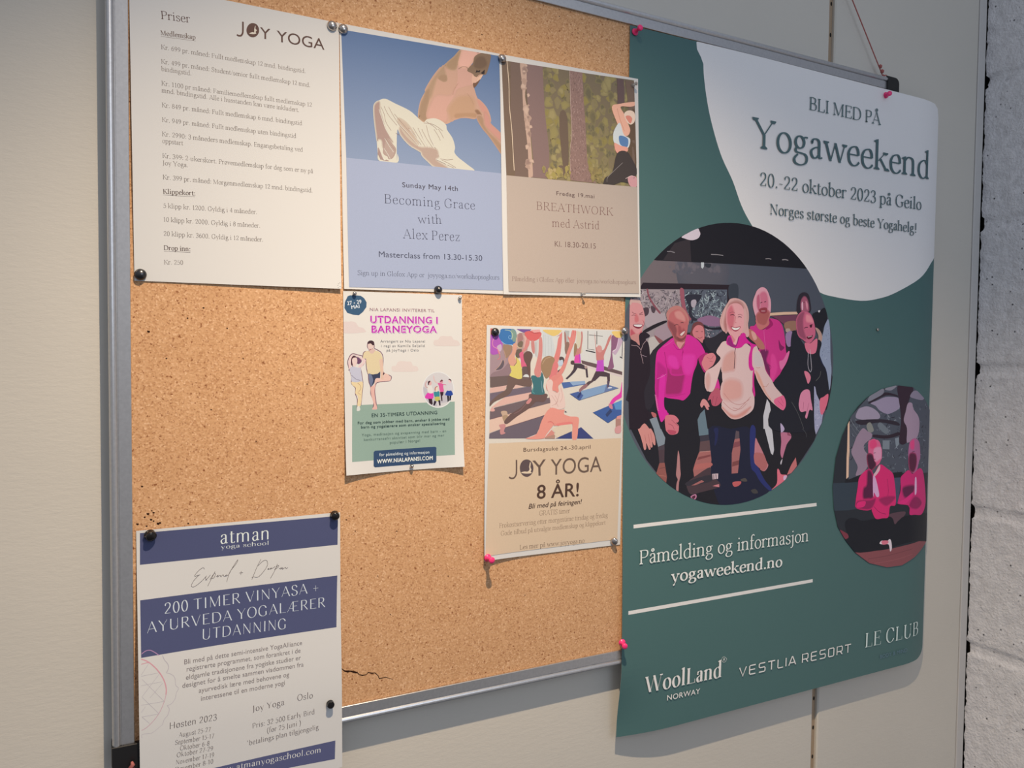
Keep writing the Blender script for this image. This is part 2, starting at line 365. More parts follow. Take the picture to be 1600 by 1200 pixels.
STYLES = {'T': (66, 26, 1, 8), 'TB': (112, 36, 1, 30), 'TL': (52, 19, 1, 52), 'R': (74, 30, 1, 0), 'RM': (88, 34, 1, 10), 'RB': (112, 40, 1, 22), 'D': (92, 13, 1, 60), 'DB': (128, 16, 1, 40), 'A': (74, 20, 0, 34)}   # stem, hairline, serifs, tracking
def numbers(s): return [tuple(float(q) for q in a.split(',')) for a in s.split()]
def serif_glyph(ch, st):
    T, t, ser, _tr = st; w, spec = GLYPHS[ch]; P = []; stress = .16
    def wid(dx, dy): a = math.atan2(dy, dx); return t + (T - t) * abs(sin(a - stress)) ** 1.4
    for cmd in spec.split(';'):
        if cmd[0] == '=': P += serif_glyph(cmd[1], st)[1]; continue
        k = cmd[0]; a = numbers(cmd[2:])
        if k in 'C':
            p = catmull(a, False, 5); ws = []
            for i in range(len(p)):
                q, r_ = p[max(i-1, 0)], p[min(i+1, len(p)-1)]; ws.append(wid(r_[0]-q[0], r_[1]-q[1]))
            P += band(p, ws)
        elif k == 'E':
            cx, cy, rx, ry = a[0]; p = [(cx+rx*cos(i*2*pi/28), cy+ry*sin(i*2*pi/28)) for i in range(30)]
            ws = [wid(p[min(i+1, 29)][0]-p[max(i-1, 0)][0], p[min(i+1, 29)][1]-p[max(i-1, 0)][1]) for i in range(30)]
            P += band(p, ws)
        elif k == 'V': x, y0, y1 = a[0]; P.append([(x-T/2, y0), (x+T/2, y0), (x+T/2, y1), (x-T/2, y1)])
        elif k == 'H': x0, x1, y = a[0]; P.append([(x0, y-t/2), (x1, y-t/2), (x1, y+t/2), (x0, y+t/2)])
        elif k in 'Dd':
            x0, y0, x1, y1 = a[0]; h = (T*.96 if k == 'D' else t*1.1) / 2
            if abs(y1-y0) > abs(x1-x0)*.4: P.append([(x0-h, y0), (x0+h, y0), (x1+h, y1), (x1-h, y1)])
            else: P.append([(x0, y0-h), (x1, y1-h), (x1, y1+h), (x0, y0+h)])
        elif k == 'S' and ser:
            q = list(a[0]); x, y = q[:2]; l, r_ = (q[2:4] if len(q) > 3 else (82, 82)); d = q[4] if len(q) > 4 else 1
            l, r_ = l + T*.12, r_ + T*.12; P.append([(x-l, y), (x+r_, y), (x+r_, y+d*t*.9), (x+min(r_, T*.5), y+d*(t+34)), (x-min(l, T*.5), y+d*(t+34)), (x-l, y+d*t*.9)])
        elif k == 'F' and ser: x, y = a[0]; P.append([(x-T/2-62, y-34), (x-T/2-62, y-34-t*.8), (x-T/2, y-70), (x+T/2, y-8), (x+T/2, y+14), (x, y+6)])
        elif k == 'K' and ser: x, y, y2 = a[0]; P.append([(x-t*.55, y2), (x+t*.55, y2), (x+t*.75, y), (x-t*1.2, y)])
        elif k == 'B': x, y, r_ = a[0]; r_ *= max(1, T/80) * (.9 if ser else .8); P.append([(x+r_*cos(i*pi/5), y+r_*sin(i*pi/5)) for i in range(10)])
    return w, P
_cache = {}
def serif_text(s, style):
    st = STYLES[style]; x = 0; out = []
    for ch in s:
        if ch == ' ': x += 250; continue
        key = (ch, style)
        if key not in _cache: _cache[key] = serif_glyph(ch, st)
        w, P = _cache[key]
        out += [[(x + px_, py) for px_, py in p] for p in P]; x += w + st[3]
    return out, 650.0
def square_text(s):
    x = 0; out = []
    for ch in s:
        if ch == ' ': x += 330; continue
        for part in SQUARE[ch].split(';'):
            p = numbers(part)
            for q in band(p, 82): out.append([(x+a, b_) for a, b_ in q])
            for a, b_ in p[1:-1]: out.append([(x+a+41*cos(i*pi/4), b_+41*sin(i*pi/4)) for i in range(8)])
        x += SQW.get(ch, 650) + 110
    return out, 650.0
SANS = {'N': (0, 0, 1), 'SL': (0, 0, 1.02), 'SM': (6, 0, 1.08), 'SW': (0, 0, 1.14), 'SB': (14, 0, 1.10), 'SB2': (14, 0, 1), 'SX': (30, 0, 1.10), 'SI': (18, .22, 1.02)}   # emboldening, slant, tracking
def sans_text(s, style):
    off, shear, sp = SANS[style]
    c = bpy.data.curves.new('lettering', 'FONT'); c.body = s; c.size = 1; c.shear = shear; c.space_character = sp; c.resolution_u = 6; c.fill_mode = 'FRONT'
    o = bpy.data.objects.new('lettering', c); me = bpy.data.meshes.new_from_object(o)
    V = [(q.co.x * 1000, q.co.y * 1000) for q in me.vertices]; F = [[V[i] for i in p.vertices] for p in me.polygons]
    bpy.data.objects.remove(o); bpy.data.curves.remove(c); bpy.data.meshes.remove(me)
    if off: F = [[(x + dx*off, y + dy*off) for x, y in p] for dx, dy in ((-1, 0), (1, 0), (0, .8), (0, -.8)) for p in F]
    return F, 727.0
class Part:
    def __init__(s): s.v = []; s.f = []; s.c = []
def build_sheet(name, thing_name, data, ink, part_labels, corner=0):
    X, Z, W, H, a = SHEETS[name]
    ex, ez = cos(a), sin(a); cx, cz = X + W/2*ex + H/2*ez, Z + W/2*ez - H/2*ex
    root = empty(thing_name, (cx, 0, ZC + cz), (0, -a, 0))
    def at(u, v, d): return (u - W/2, -lift(name, u, v) - d, H/2 - v)
    set_grid(W, H, corner)
    # paper
    if corner:
        out = [(0, 0), (W-.02, 0), (W-.006, .005), (W, .02)] + [(W - corner + corner*cos(t*pi/16), H - corner*.55 + corner*.55*sin(t*pi/16)) for t in range(9)] + [(0, H)]
    else: out = [(0, 0), (W, 0), (W, H), (0, H)]
    pv, pf, idx = [], [], {}
    def vid(q, side):
        k = (round(q[0]*1e6), round(q[1]*1e6), side)
        if k not in idx: idx[k] = len(pv); pv.append(at(q[0], q[1], -.00012*side))
        return idx[k]
    for t in tris(out):
        for p in slices(t):
            if area(p) < 0: p = p[::-1]
            if abs(area(p)) < 1e-10: continue
            pf.append(tuple(vid(q, 0) for q in p)); pf.append(tuple(vid(q, 1) for q in p[::-1]))
    pf = [f for f in pf if len(set(f)) == len(f)]
    me = obj('paper', pv, pf, M_PAPER, root, smooth=True)
    parts = {}; order = []
    state = {'k': 0, 'clip': None}
    def put(part, polys, col, inc=True, extra=0.0, col2=None, cut=True, copies=10**9):
        if part not in parts: parts[part] = Part(); order.append(part)
        P = parts[part]
        if inc: state['k'] += 1
        d = .00004 + state['k'] * .0000022 + extra
        d0 = d
        for n_, poly_ in enumerate(polys):
            d = d0 + (n_ % 16) * .0000009 + (n_ // copies) * .000015
            if state['clip'] is not None and cut:
                poly_ = clip_convex(poly_, state['clip'])
                if len(poly_) < 3: continue
            if min(q[0] for q in poly_) < 0 or min(q[1] for q in poly_) < 0 or max(q[0] for q in poly_) > W or max(q[1] for q in poly_) > H:
                poly_ = clip_convex(poly_, [(0, 0), (W, 0), (W, H), (0, H)])
                if len(poly_) < 3: continue
            if corner and cut and max(q[0] for q in poly_) > W - .03:
                poly_ = clip_convex(poly_, out)
                if len(poly_) < 3: continue
            y0, y1 = min(q[1] for q in poly_), max(q[1] for q in poly_)
            for t in tris(poly_):
                sz = max(max(q[0] for q in t) - min(q[0] for q in t), max(q[1] for q in t) - min(q[1] for q in t))
                for p in (slices(t) if sz > .003 else [t]):
                    if abs(area(p)) < 1e-11: continue
                    if area(p) < 0: p = p[::-1]
                    n = len(P.v)
                    for q in p:
                        P.v.append(at(q[0], q[1], d))
                        if col2: f = (q[1]-y0)/(y1-y0+1e-9); P.c.append(tuple(col[i]*(1-f)+col2[i]*f for i in range(3)))
                        else: P.c.append(col)
                    P.f.append(tuple(range(n, n + len(p))))
    def xy(s): return [tuple(int(q) / 10000 for q in a_.split(',')) for a_ in s.split()]
    for ln in data.strip().split('\n'):
        f = ln.split('|'); k = f[0]
        if k == 'B': put(f[1], [[(0, 0), (W, 0), (W, H), (0, H)]], ink_rgb(f[2]), cut=True)
        elif k == 'k': state['clip'] = xy(f[1]) if f[1] else None
        elif k in 'ps':
            c = f[2].split('>'); p = xy(f[3])
            put(f[1], [catmull(p, True, 4) if k == 's' else p], ink_rgb(c[0]), col2=ink_rgb(c[1]) if len(c) > 1 else None)
        elif k == 'f':                                   # soft-edged tone: nested outlines between the tone under it and its own
            p = catmull(xy(f[4]), True, 4); c0, c1 = (ink_rgb(c) for c in f[2].split('>')); wd = float(f[3]) / 1000
            for j in range(5):
                q = inset(p, wd * (j / 4 - .5)); t_ = (j + 1) / 5
                if q: put(f[1], [q], tuple(c0[i]*(1-t_) + c1[i]*t_ for i in range(3)), inc=(j == 0)); state['k'] += .6
        elif k in 'lc':
            p = xy(f[4]); wd = float(f[3]) / 1000 * .85
            if k == 'c' and len(p) > 2: p = catmull(p, False, 5)
            put(f[1], band(p, wd), ink_rgb(f[2]))
        elif k == 't':
            col = ink_rgb(f[2]); st = f[3]; (u0, v0), (u1, v1) = xy(f[4])[0], xy(f[5])[0]; cap = int(f[6]) / 10000
            polys, ch = square_text(f[7]) if st == 'Q' else serif_text(f[7], st) if st in STYLES else sans_text(f[7], st)
            x0 = min(q[0] for p in polys for q in p); x1 = max(q[0] for p in polys for q in p)
            l = hypot(u1-u0, v1-v0); dx, dy = (u1-u0)/l, (v1-v0)/l; sx = l/(x1-x0); sy = cap/ch
            put(f[1], [[(u0 + (q[0]-x0)*sx*dx + q[1]*sy*dy, v0 + (q[0]-x0)*sx*dy - q[1]*sy*dx) for q in p] for p in polys], col, extra=.00002, copies=max(1, len(polys)//4) if st in SANS and SANS[st][0] else 10**9)
        elif k == 'r':
            cols = [ink_rgb(c) for c in f[2].split('/')]; kind = f[3]; cnt = int(f[4]); rg = random.Random(int(f[5])); s0, s1 = (float(q)/1000 for q in f[6].split(',')); reg = xy(f[7])
            state['k'] += 1; k0 = state['k']
            for i in range(cnt):
                if len(reg) == 4:
                    s_, t_ = rg.random(), rg.random()
                    u = (1-t_)*((1-s_)*reg[0][0] + s_*reg[1][0]) + t_*((1-s_)*reg[3][0] + s_*reg[2][0]); v_ = (1-t_)*((1-s_)*reg[0][1] + s_*reg[1][1]) + t_*((1-s_)*reg[3][1] + s_*reg[2][1])
                else: u = rg.uniform(min(q[0] for q in reg), max(q[0] for q in reg)); v_ = rg.uniform(min(q[1] for q in reg), max(q[1] for q in reg))
                c = cols[rg.randrange(len(cols))]; state['k'] = k0 + (i % 16) * 1.8
                if kind == 'blob':
                    r_ = rg.uniform(s0, s1)/2; e = rg.uniform(.7, 1.6); ph = rg.uniform(0, 6)
                    p = [(u + r_*cos(j*pi/6)*(1+.25*sin(3*j*pi/6+ph)), v_ + e*r_*sin(j*pi/6)*(1+.25*cos(2*j*pi/6+ph))) for j in range(12)]
                    av = [sum(q[j] for q in cols)/len(cols) for j in range(3)]
                    for j, sc in enumerate((1.25, 1.0, .72)):
                        t_ = (j + 1) / 3; put(f[1], [[(u + (a_-u)*sc, v_ + (b_-v_)*sc) for a_, b_ in p]], tuple(av[i]*(1-t_) + c[i]*t_ for i in range(3)), inc=False); state['k'] += .6
                elif kind == 'bark':
                    l = rg.uniform(s0, s1); wd = rg.uniform(.25, .6)*s0; q = rg.uniform(-.4, .4)*l
                    put(f[1], band([(u, v_), (u+q*.5, v_+l*.5), (u+q*.3, v_+l)], [wd*.6, wd, wd*.3]), c, inc=False)
                else:
                    l = rg.uniform(s0, s1); an = rg.uniform(0, pi); wd = rg.uniform(.35, 1.0)*s0*.9; bd = rg.uniform(-.5, .5)*l
                    p = [(u, v_), (u + .5*l*cos(an) - bd*.5*sin(an), v_ + .5*l*sin(an) + bd*.5*cos(an)), (u + l*cos(an), v_ + l*sin(an))]
                    put(f[1], band(catmull(p, False, 4), [wd*(.4 + .6*sin(pi*(j+1)/10)) for j in range(9)]), c, inc=False)
            state['k'] = k0 + 30
    for pn in order:
        P = parts[pn]
        pn = pn.split('#')[0]; o = obj(pn, P.v, P.f, ink, root)
        at_ = o.data.color_attributes.new('ink', 'FLOAT_COLOR', 'POINT')
        at_.data.foreach_set('color', [q for c in P.c for q in (*c, 1.0)])
        if pn in part_labels: o['label'] = part_labels[pn]
    return root
# ---------------------------------------------------------------- the setting
YW = .016                      # face of the wall panels behind the cork face (y = 0)
def panel(mb, x0, x1, z0, z1, y, th=.02, bev=.0022):
    mb.add([(x0+bev, y, z0), (x1-bev, y, z0), (x1-bev, y, z1), (x0+bev, y, z1), (x0, y+bev, z0), (x1, y+bev, z0), (x1, y+bev, z1), (x0, y+bev, z1), (x0, y+th, z0), (x1, y+th, z0), (x1, y+th, z1), (x0, y+th, z1)],
           [(0, 1, 2, 3), (4, 0, 3, 7), (1, 5, 6, 2), (8, 4, 7, 11), (5, 9, 10, 6), (9, 8, 11, 10), (3, 2, 6, 7), (7, 6, 10, 11), (1, 0, 4, 5), (5, 4, 8, 9)])
mb = MB(); panel(mb, -1.6, 1.0175, 0, 2.7, YW); panel(mb, 1.0298, 1.4090, 0, 2.7, YW); mb.box(-1.6, 1.60, YW+.0215, YW+.06, 0, 2.7, 1)  # last box: backing coloured black so the open panel gaps look shaded
tag(mb.done('wall_back', [M_PANEL, M_HOLLOW_SHADE]), kind='structure')
mb = MB(); mb.box(1.0178, 1.0295, YW+.006, YW+.018, 0, 2.7)
z = .031
while z < 2.7:
    for i in range(1): mb.add([(1.0262 + .0019*cos(k*pi/6), YW+.0058, z + .0036*sin(k*pi/6)) for k in range(12)], [tuple(range(12))], 1)
    z += .0499
tag(mb.done('trim_1', [M_STRIP, M_HOLLOW_SHADE]), kind='structure')
mb = MB(); panel(mb, 1.4102, 1.4305, 0, 2.7, YW-.001, .02, .0012)
tag(mb.done('trim_2', [M_TRIM]), kind='structure')
# block wall at right angles, rough faced, raked joints
def block_wall():
    X0 = 1.4335; JO = (.518, .255, -.017, -.286, -.548); v, f = [], []
    ys = [.0135 - .0042*i for i in range(96)]; zs = [-.86 + .0042*i for i in range(412)]
    for z in zs:
        for y in ys:
            dj = min(abs(z - j - (.006 if 0 else 0)) for j in JO); g = .0035 * (1 - sst(.0075, .0125, dj))
            p = Vector((3.1, y*1.0, z)); n = noise.fractal(p*55, .9, 2.1, 4)*.0010 + noise.noise(p*16)*.0012
            pit = noise.noise(p*120 + Vector((7, 0, 0))); pit = .0035*max(0, pit - .42)/.4
            if y > .010: y = .0152 + .0022*noise.noise(p*63) + .0018*noise.noise(p*170) - (.0042 if g > .0005 else 0)
            v.append((X0 + g + n*(.4 if g > .001 else 1) + pit, y, ZC + z))
    n = len(ys)
    for i in range(len(zs)-1):
        for j in range(n-1): f.append((i*n+j, i*n+j+1, (i+1)*n+j+1, (i+1)*n+j))
    b0 = len(v); y1 = ys[-1]
    for (a, b_, z0, z1) in ((-1.9, y1, 0, 2.7), (y1, .0136, 0, ZC-.861), (y1, .0136, ZC+.863, 2.7)):
        m = len(v); v += [(X0, a, z0), (X0, b_, z0), (X0, b_, z1), (X0, a, z1)]; f.append((m, m+3, m+2, m+1))
    m = len(v); v += [(X0+.012, -1.9, 0), (X0+.012, .0136, 0), (X0+.012, .0136, 2.7), (X0+.012, -1.9, 2.7), (X0+.2, -1.9, 0), (X0+.2, .0136, 0), (X0+.2, .0136, 2.7), (X0+.2, -1.9, 2.7)]
    f += [(m, m+3, m+2, m+1), (m+4, m+5, m+6, m+7), (m+1, m+2, m+6, m+5), (m, m+4, m+7, m+3), (m+3, m+7, m+6, m+2)]
    tag(obj('wall_right', v, f, M_BLOCK, smooth=True), kind='structure')
block_wall()

# ---------------------------------------------------------------- the board
BX0, BX1, BZ0, BZ1 = .0048, 1.1400, ZC - .4092, ZC + .4506; FW = .0203
board = empty('bulletin_board', ((BX0+BX1)/2, YW, BZ0 - FW))
tag(board, 'large cork pin board in an aluminium frame hanging on the cream wall', 'pin board')
O = Vector(board.location)
def loc(p): return (p[0]-O.x, p[1]-O.y, p[2]-O.z)
mb = MB(); mb.box(BX0-.004, BX1+.004, 0, .010, BZ0-.004, BZ1+.004); mb.box(BX0-.002, BX1+.002, .0101, YW-.0003, BZ0-.002, BZ1+.002)
def pxq(p): return [(x_, -.00012, ZC + z_) for x_, z_ in p]
CRK = [(0.2193, -0.3638), (0.2218, -0.3664), (0.2239, -0.3685), (0.2282, -0.3697), (0.2303, -0.3696), (0.2354, -0.3719), (0.2393, -0.3734), (0.2410, -0.3759), (0.2453, -0.3776), (0.2497, -0.3775), (0.2518, -0.3753), (0.2566, -0.3771), (0.2601, -0.3773), (0.2641, -0.3815), (0.2654, -0.3852), (0.2734, -0.3850), (0.2819, -0.3892)]
for q in band(CRK, [.0006, .0009, .0016, .0026, .0014, .0024, .0012, .0009, .0014, .0009, .0012, .0016, .0010, .0008, .0012, .0007, .0004]): mb.add(pxq(q), [(0, 1, 2, 3)], 1)
for (hx, hz, r_) in [(0.5024, 0.4388, 0.00090), (0.4422, 0.4060, 0.00072), (0.5308, 0.4234, 0.00081), (0.4686, 0.4225, 0.00054), (0.5117, 0.3938, 0.00072), (0.5480, 0.4002, 0.00072), (0.3927, 0.3938, 0.00090), (0.0733, 0.0473, 0.00108), (0.0578, 0.0360, 0.00090), (0.0209, 0.0212, 0.00144), (0.0967, 0.0264, 0.00090), (0.0190, -0.1665, 0.00144), (0.0243, -0.1656, 0.00117), (0.0284, -0.1774, 0.00153), (0.0219, -0.1727, 0.00126), (0.0160, -0.1696, 0.00099), (0.0177, -0.1790, 0.00099), (0.0094, -0.1762, 0.00126), (0.0243, -0.1743, 0.00090), (0.0303, -0.1768, 0.00117), (0.0226, -0.1635, 0.00081), (0.0572, -0.1800, 0.00099), (0.0138, -0.1376, 0.00117), (0.2255, -0.1912, 0.00090), (0.2292, -0.1870, 0.00054), (0.2360, -0.2056, 0.00072), (0.3176, -0.0041, 0.00072), (0.1810, -0.0338, 0.00081), (0.1259, -0.0963, 0.00072), (0.0804, -0.0602, 0.00081), (0.2865, -0.2105, 0.00081), (0.3527, -0.2728, 0.00072), (0.2630, -0.2616, 0.00072), (0.4607, -0.3116, 0.00072), (0.3427, -0.0508, 0.00063), (0.3955, -0.1968, 0.00072), (0.0374, -0.0062, 0.00090), (0.1129, -0.0056, 0.00072), (0.2789, -0.3100, 0.00081), (0.5194, -0.3457, 0.00072)]: mb.add([(hx + r_*cos(i*pi/4)*(1+.3*sin(i*2.7)), -.00012, ZC + hz + r_*.8*sin(i*pi/4)*(1+.3*cos(i*1.9))) for i in range(8)], [tuple(range(8))], 1)
mb.v = [loc(p) for p in mb.v]; mb.done('cork_panel', [M_CORK, M_CRACK], board)
# frame profile: distance outwards from the cork edge, height in front of the cork
PROF = [(0, .001), (0, .0028), (.0004, .0032), (.0116, .0032), (.0119, .0024), (.0126, .0024), (.0129, .0034), (.0138, .0046), (.0152, .0054), (.0168, .0056), (.0184, .0050), (.0196, .0036), (.0203, .0016), (.0203, -.0156), (.0040, -.0156), (.0040, .001)]
def rail(a, b_, place):
    m = MB(); m.extrude(PROF, a, b_, place); m.v = [loc(p) for p in m.v]; o = m.done('frame_rail', [M_ALU], board); return o
CC = .0085
rail(BZ0+.006, BZ1-.006, lambda t, p: (BX0-p[0], -p[1], t)); rail(BZ0+.006, BZ1-.006, lambda t, p: (BX1+p[0], -p[1], t))
rail(BX0+.006, BX1-.006, lambda t, p: (t, -p[1], BZ0-p[0])); rail(BX0+.006, BX1-.006, lambda t, p: (t, -p[1], BZ1+p[0]))
def corner_cap(cx, cz, sx, sz):
    """black corner piece: rounded block over the end of both rails; cx, cz = cork corner"""
    m = MB(); o = FW + .0008; i_ = -.0075; r_ = .010; pts = []
    pts += [(i_, i_), (o, i_)]
    pts += [(o - r_ + r_*cos(k*pi/12), o - r_ + r_*sin(k*pi/12)) for k in range(7)]
    pts += [(i_, o)]
    lay = [(1.0, YW-.0004), (1.0, -.0042), (.985, -.0056), (.95, -.0063)]
    mid = ((i_+o)/2, (i_+o)/2); n = len(pts); v = []
    for s_, y in lay: v += [loc((cx + sx*(mid[0]+(p-mid[0])*s_), y, cz + sz*(mid[1]+(q-mid[1])*s_))) for p, q in pts]
    f = [(k*n+j, k*n+(j+1) % n, (k+1)*n+(j+1) % n, (k+1)*n+j) for k in range(len(lay)-1) for j in range(n)] + [tuple(range((len(lay)-1)*n, len(lay)*n)), tuple(range(n))]
    m.add(v, f); m.done('corner_cap', [M_BLACK], board)['label'] = 'black plastic corner'
for cx, sx in ((BX0, -1), (BX1, 1)):
    for cz, sz in ((BZ0, -1), (BZ1, 1)): corner_cap(cx, cz, sx, sz)
# string the board hangs from
st = empty('hanging_string', (1.1325, .004, ZC + .4725))
tag(st, 'thin pink string knotted to the upper right corner of the board', 'string')
so = Vector(st.location); P0 = Vector((1.1335, .004, ZC+.4722)); P1 = Vector((.60, .010, ZC+1.22)); P2 = Vector((.012, .004, ZC+.4722))
m = MB(); path = [P0 + (P1-P0)*(i/12) for i in range(13)] + [P1 + (P2-P1)*(i/12) for i in range(1, 13)]
m.tube([p - so for p in path], .0010, 6); m.done('cord', [M_THREAD], st)
m = MB()
for k in range(3):
    c = P0 - so + Vector((-.0045*k, -.001, .0075*k)); rr = (.0022, .0030, .0026)[k]
    m.tube([c + Vector((-.002, 0, .0035)), c + Vector((-.001, -.001, .0015)), c, c + Vector((.001, 0, -.002))], [rr*.5, rr, rr, rr*.5], 8)
m.tube([Vector((.001, -.001, .002)), Vector((.005, -.002, .0035)), Vector((.008, -.003, .0015))], .0008, 5)
m.done('knot', [M_THREAD], st, smooth=True)
m = MB(); m.lathe([(.004, 0), (.004, .008), (.0015, .009), (.0015, .016), (.004, .017), (.004, .019)], 12); m.v = [tuple(Vector(p) + P1 - so + Vector((0, YW-P1.y, .0045))) for p in m.v]; m.done('wall_hook', [M_STEEL], st, smooth=True)
st = empty('hanging_string', (.0015, -.0065, ZC - .4245)); tag(st, 'frayed end of pink string sticking out of the lower left board corner', 'string')
m = MB(); m.tube([Vector((0, .001, -.006)), Vector((.001, -.003, -.002)), Vector((-.0006, -.005, .0015)), Vector((.0016, -.005, .004)), Vector((.0006, -.005, .0072))], [.0022, .0026, .0020, .0022, .0011], 8)
m.done('knot', [M_THREAD], st, smooth=True)
m = MB(); m.tube([Vector((-.001, .0015, -.006)), Vector((-.004, -.003, -.011)), Vector((-.003, -.002, -.018))], .0010, 6); m.done('cord', [M_THREAD], st)

# ---------------------------------------------------------------- sheets
DATA = {}
DATA['priser'] = '''
t|lettering|84,55,52|T|287,317|560,302|80|Priser
t|lettering|108,90,84|TB|280,478|607,462|46|Medlemskap
l|lettering|107,90,84|0.3|280,493 607,477
t|lettering|115,104,99|T|282,618|1723,617|44|Kr. 699 pr. måned: Fullt medlemskap 12 mnd. bindingstid.
t|lettering|113,102,97|T|280,763|1772,761|44|Kr. 499 pr. måned: Student/senior fullt medlemskap 12 mnd.
t|lettering|118,107,101|T|279,837|559,835|44|bindingstid.
t|lettering|110,100,96|T|279,982|1790,974|44|Kr. 1100 pr måned: Familiemedlemskap fullt medlemskap 12
t|lettering|110,99,95|T|278,1053|1650,1050|44|mnd. bindingstid. Alle i husstanden kan være inkludert.
t|lettering|108,98,94|T|279,1200|1681,1189|44|Kr. 849 pr. måned: Fullt medlemskap 6 mnd. bindingstid
t|lettering|107,97,93|T|278,1348|1616,1336|44|Kr. 949 pr. måned: Fullt medlemskap uten bindingstid
t|lettering|106,96,92|T|276,1492|1687,1477|45|Kr. 2990: 3 måneders medlemskap. Engangsbetaling ved
t|lettering|111,100,96|T|278,1561|473,1560|45|oppstart
t|lettering|104,95,91|T|277,1711|1798,1700|45|Kr. 399: 2-ukerskort. Prøvemedlemskap for deg som er ny på
t|lettering|109,99,95|T|279,1783|515,1778|45|Joy Yoga.
t|lettering|103,94,91|T|277,1927|1788,1913|45|Kr. 399 pr. måned: Morgenmedlemskap 12 mnd. bindingstid.
t|lettering|105,95,92|T|278,2215|1193,2202|45|5 klipp kr. 1200. Gyldig i 4 måneder.
t|lettering|104,95,92|T|279,2356|1224,2345|45|10 klipp kr. 2000. Gyldig i 8 måneder.
t|lettering|104,95,92|T|277,2499|1252,2493|45|20 klipp kr. 3600. Gyldig i 12 måneder.
t|lettering|107,98,94|T|276,2791|455,2785|45|Kr. 250
t|lettering|91,78,75|TB|278,2073|581,2062|47|Klippekort:
l|lettering|91,78,75|0.3|277,2086 580,2076
t|lettering|91,77,75|TB|276,2644|526,2642|47|Drop inn:
l|lettering|91,77,75|0.3|276,2657 526,2655
p|lettering|115,116,116|2088,2903 2086,2906 2083,2907 2079,2906 2078,2904 2079,2901 2083,2900 2087,2901
p|lettering|118,121,121|2072,2915 2070,2917 2067,2919 2063,2918 2062,2915 2063,2913 2067,2911 2070,2912
p|lettering|122,131,131|2066,2933 2064,2936 2060,2937 2057,2936 2055,2934 2057,2931 2061,2930 2064,2931
p|lettering|122,134,134|2091,2943 2089,2946 2086,2947 2082,2946 2081,2943 2082,2941 2086,2940 2089,2941
p|lettering|128,149,150|2069,2958 2067,2961 2064,2962 2060,2961 2059,2959 2060,2956 2064,2955 2067,2956
c|logo|99,75,70|2|1075,189 1074,269 1070,310 1054,337 1031,343 1012,336
p|logo|98,74,69|1239,245 1238,262 1233,279 1225,295 1214,309 1202,320 1188,329 1174,333 1159,334 1146,331 1134,324 1123,314 1116,302 1111,287 1110,270 1112,253 1117,237 1125,221 1135,207 1147,196 1161,187 1175,183 1190,182 1203,185 1216,191 1226,201 1233,214 1238,229
s|logo|217,211,200|1138,300 1168,279 1187,278 1189,247 1196,215 1203,207 1202,238 1215,251 1203,271 1210,285 1181,298
t|logo|96,73,68|N|1248,327|1356,327|124|Y
t|logo|93,71,66|N|1422,329|1936,327|124|YOGA
'''
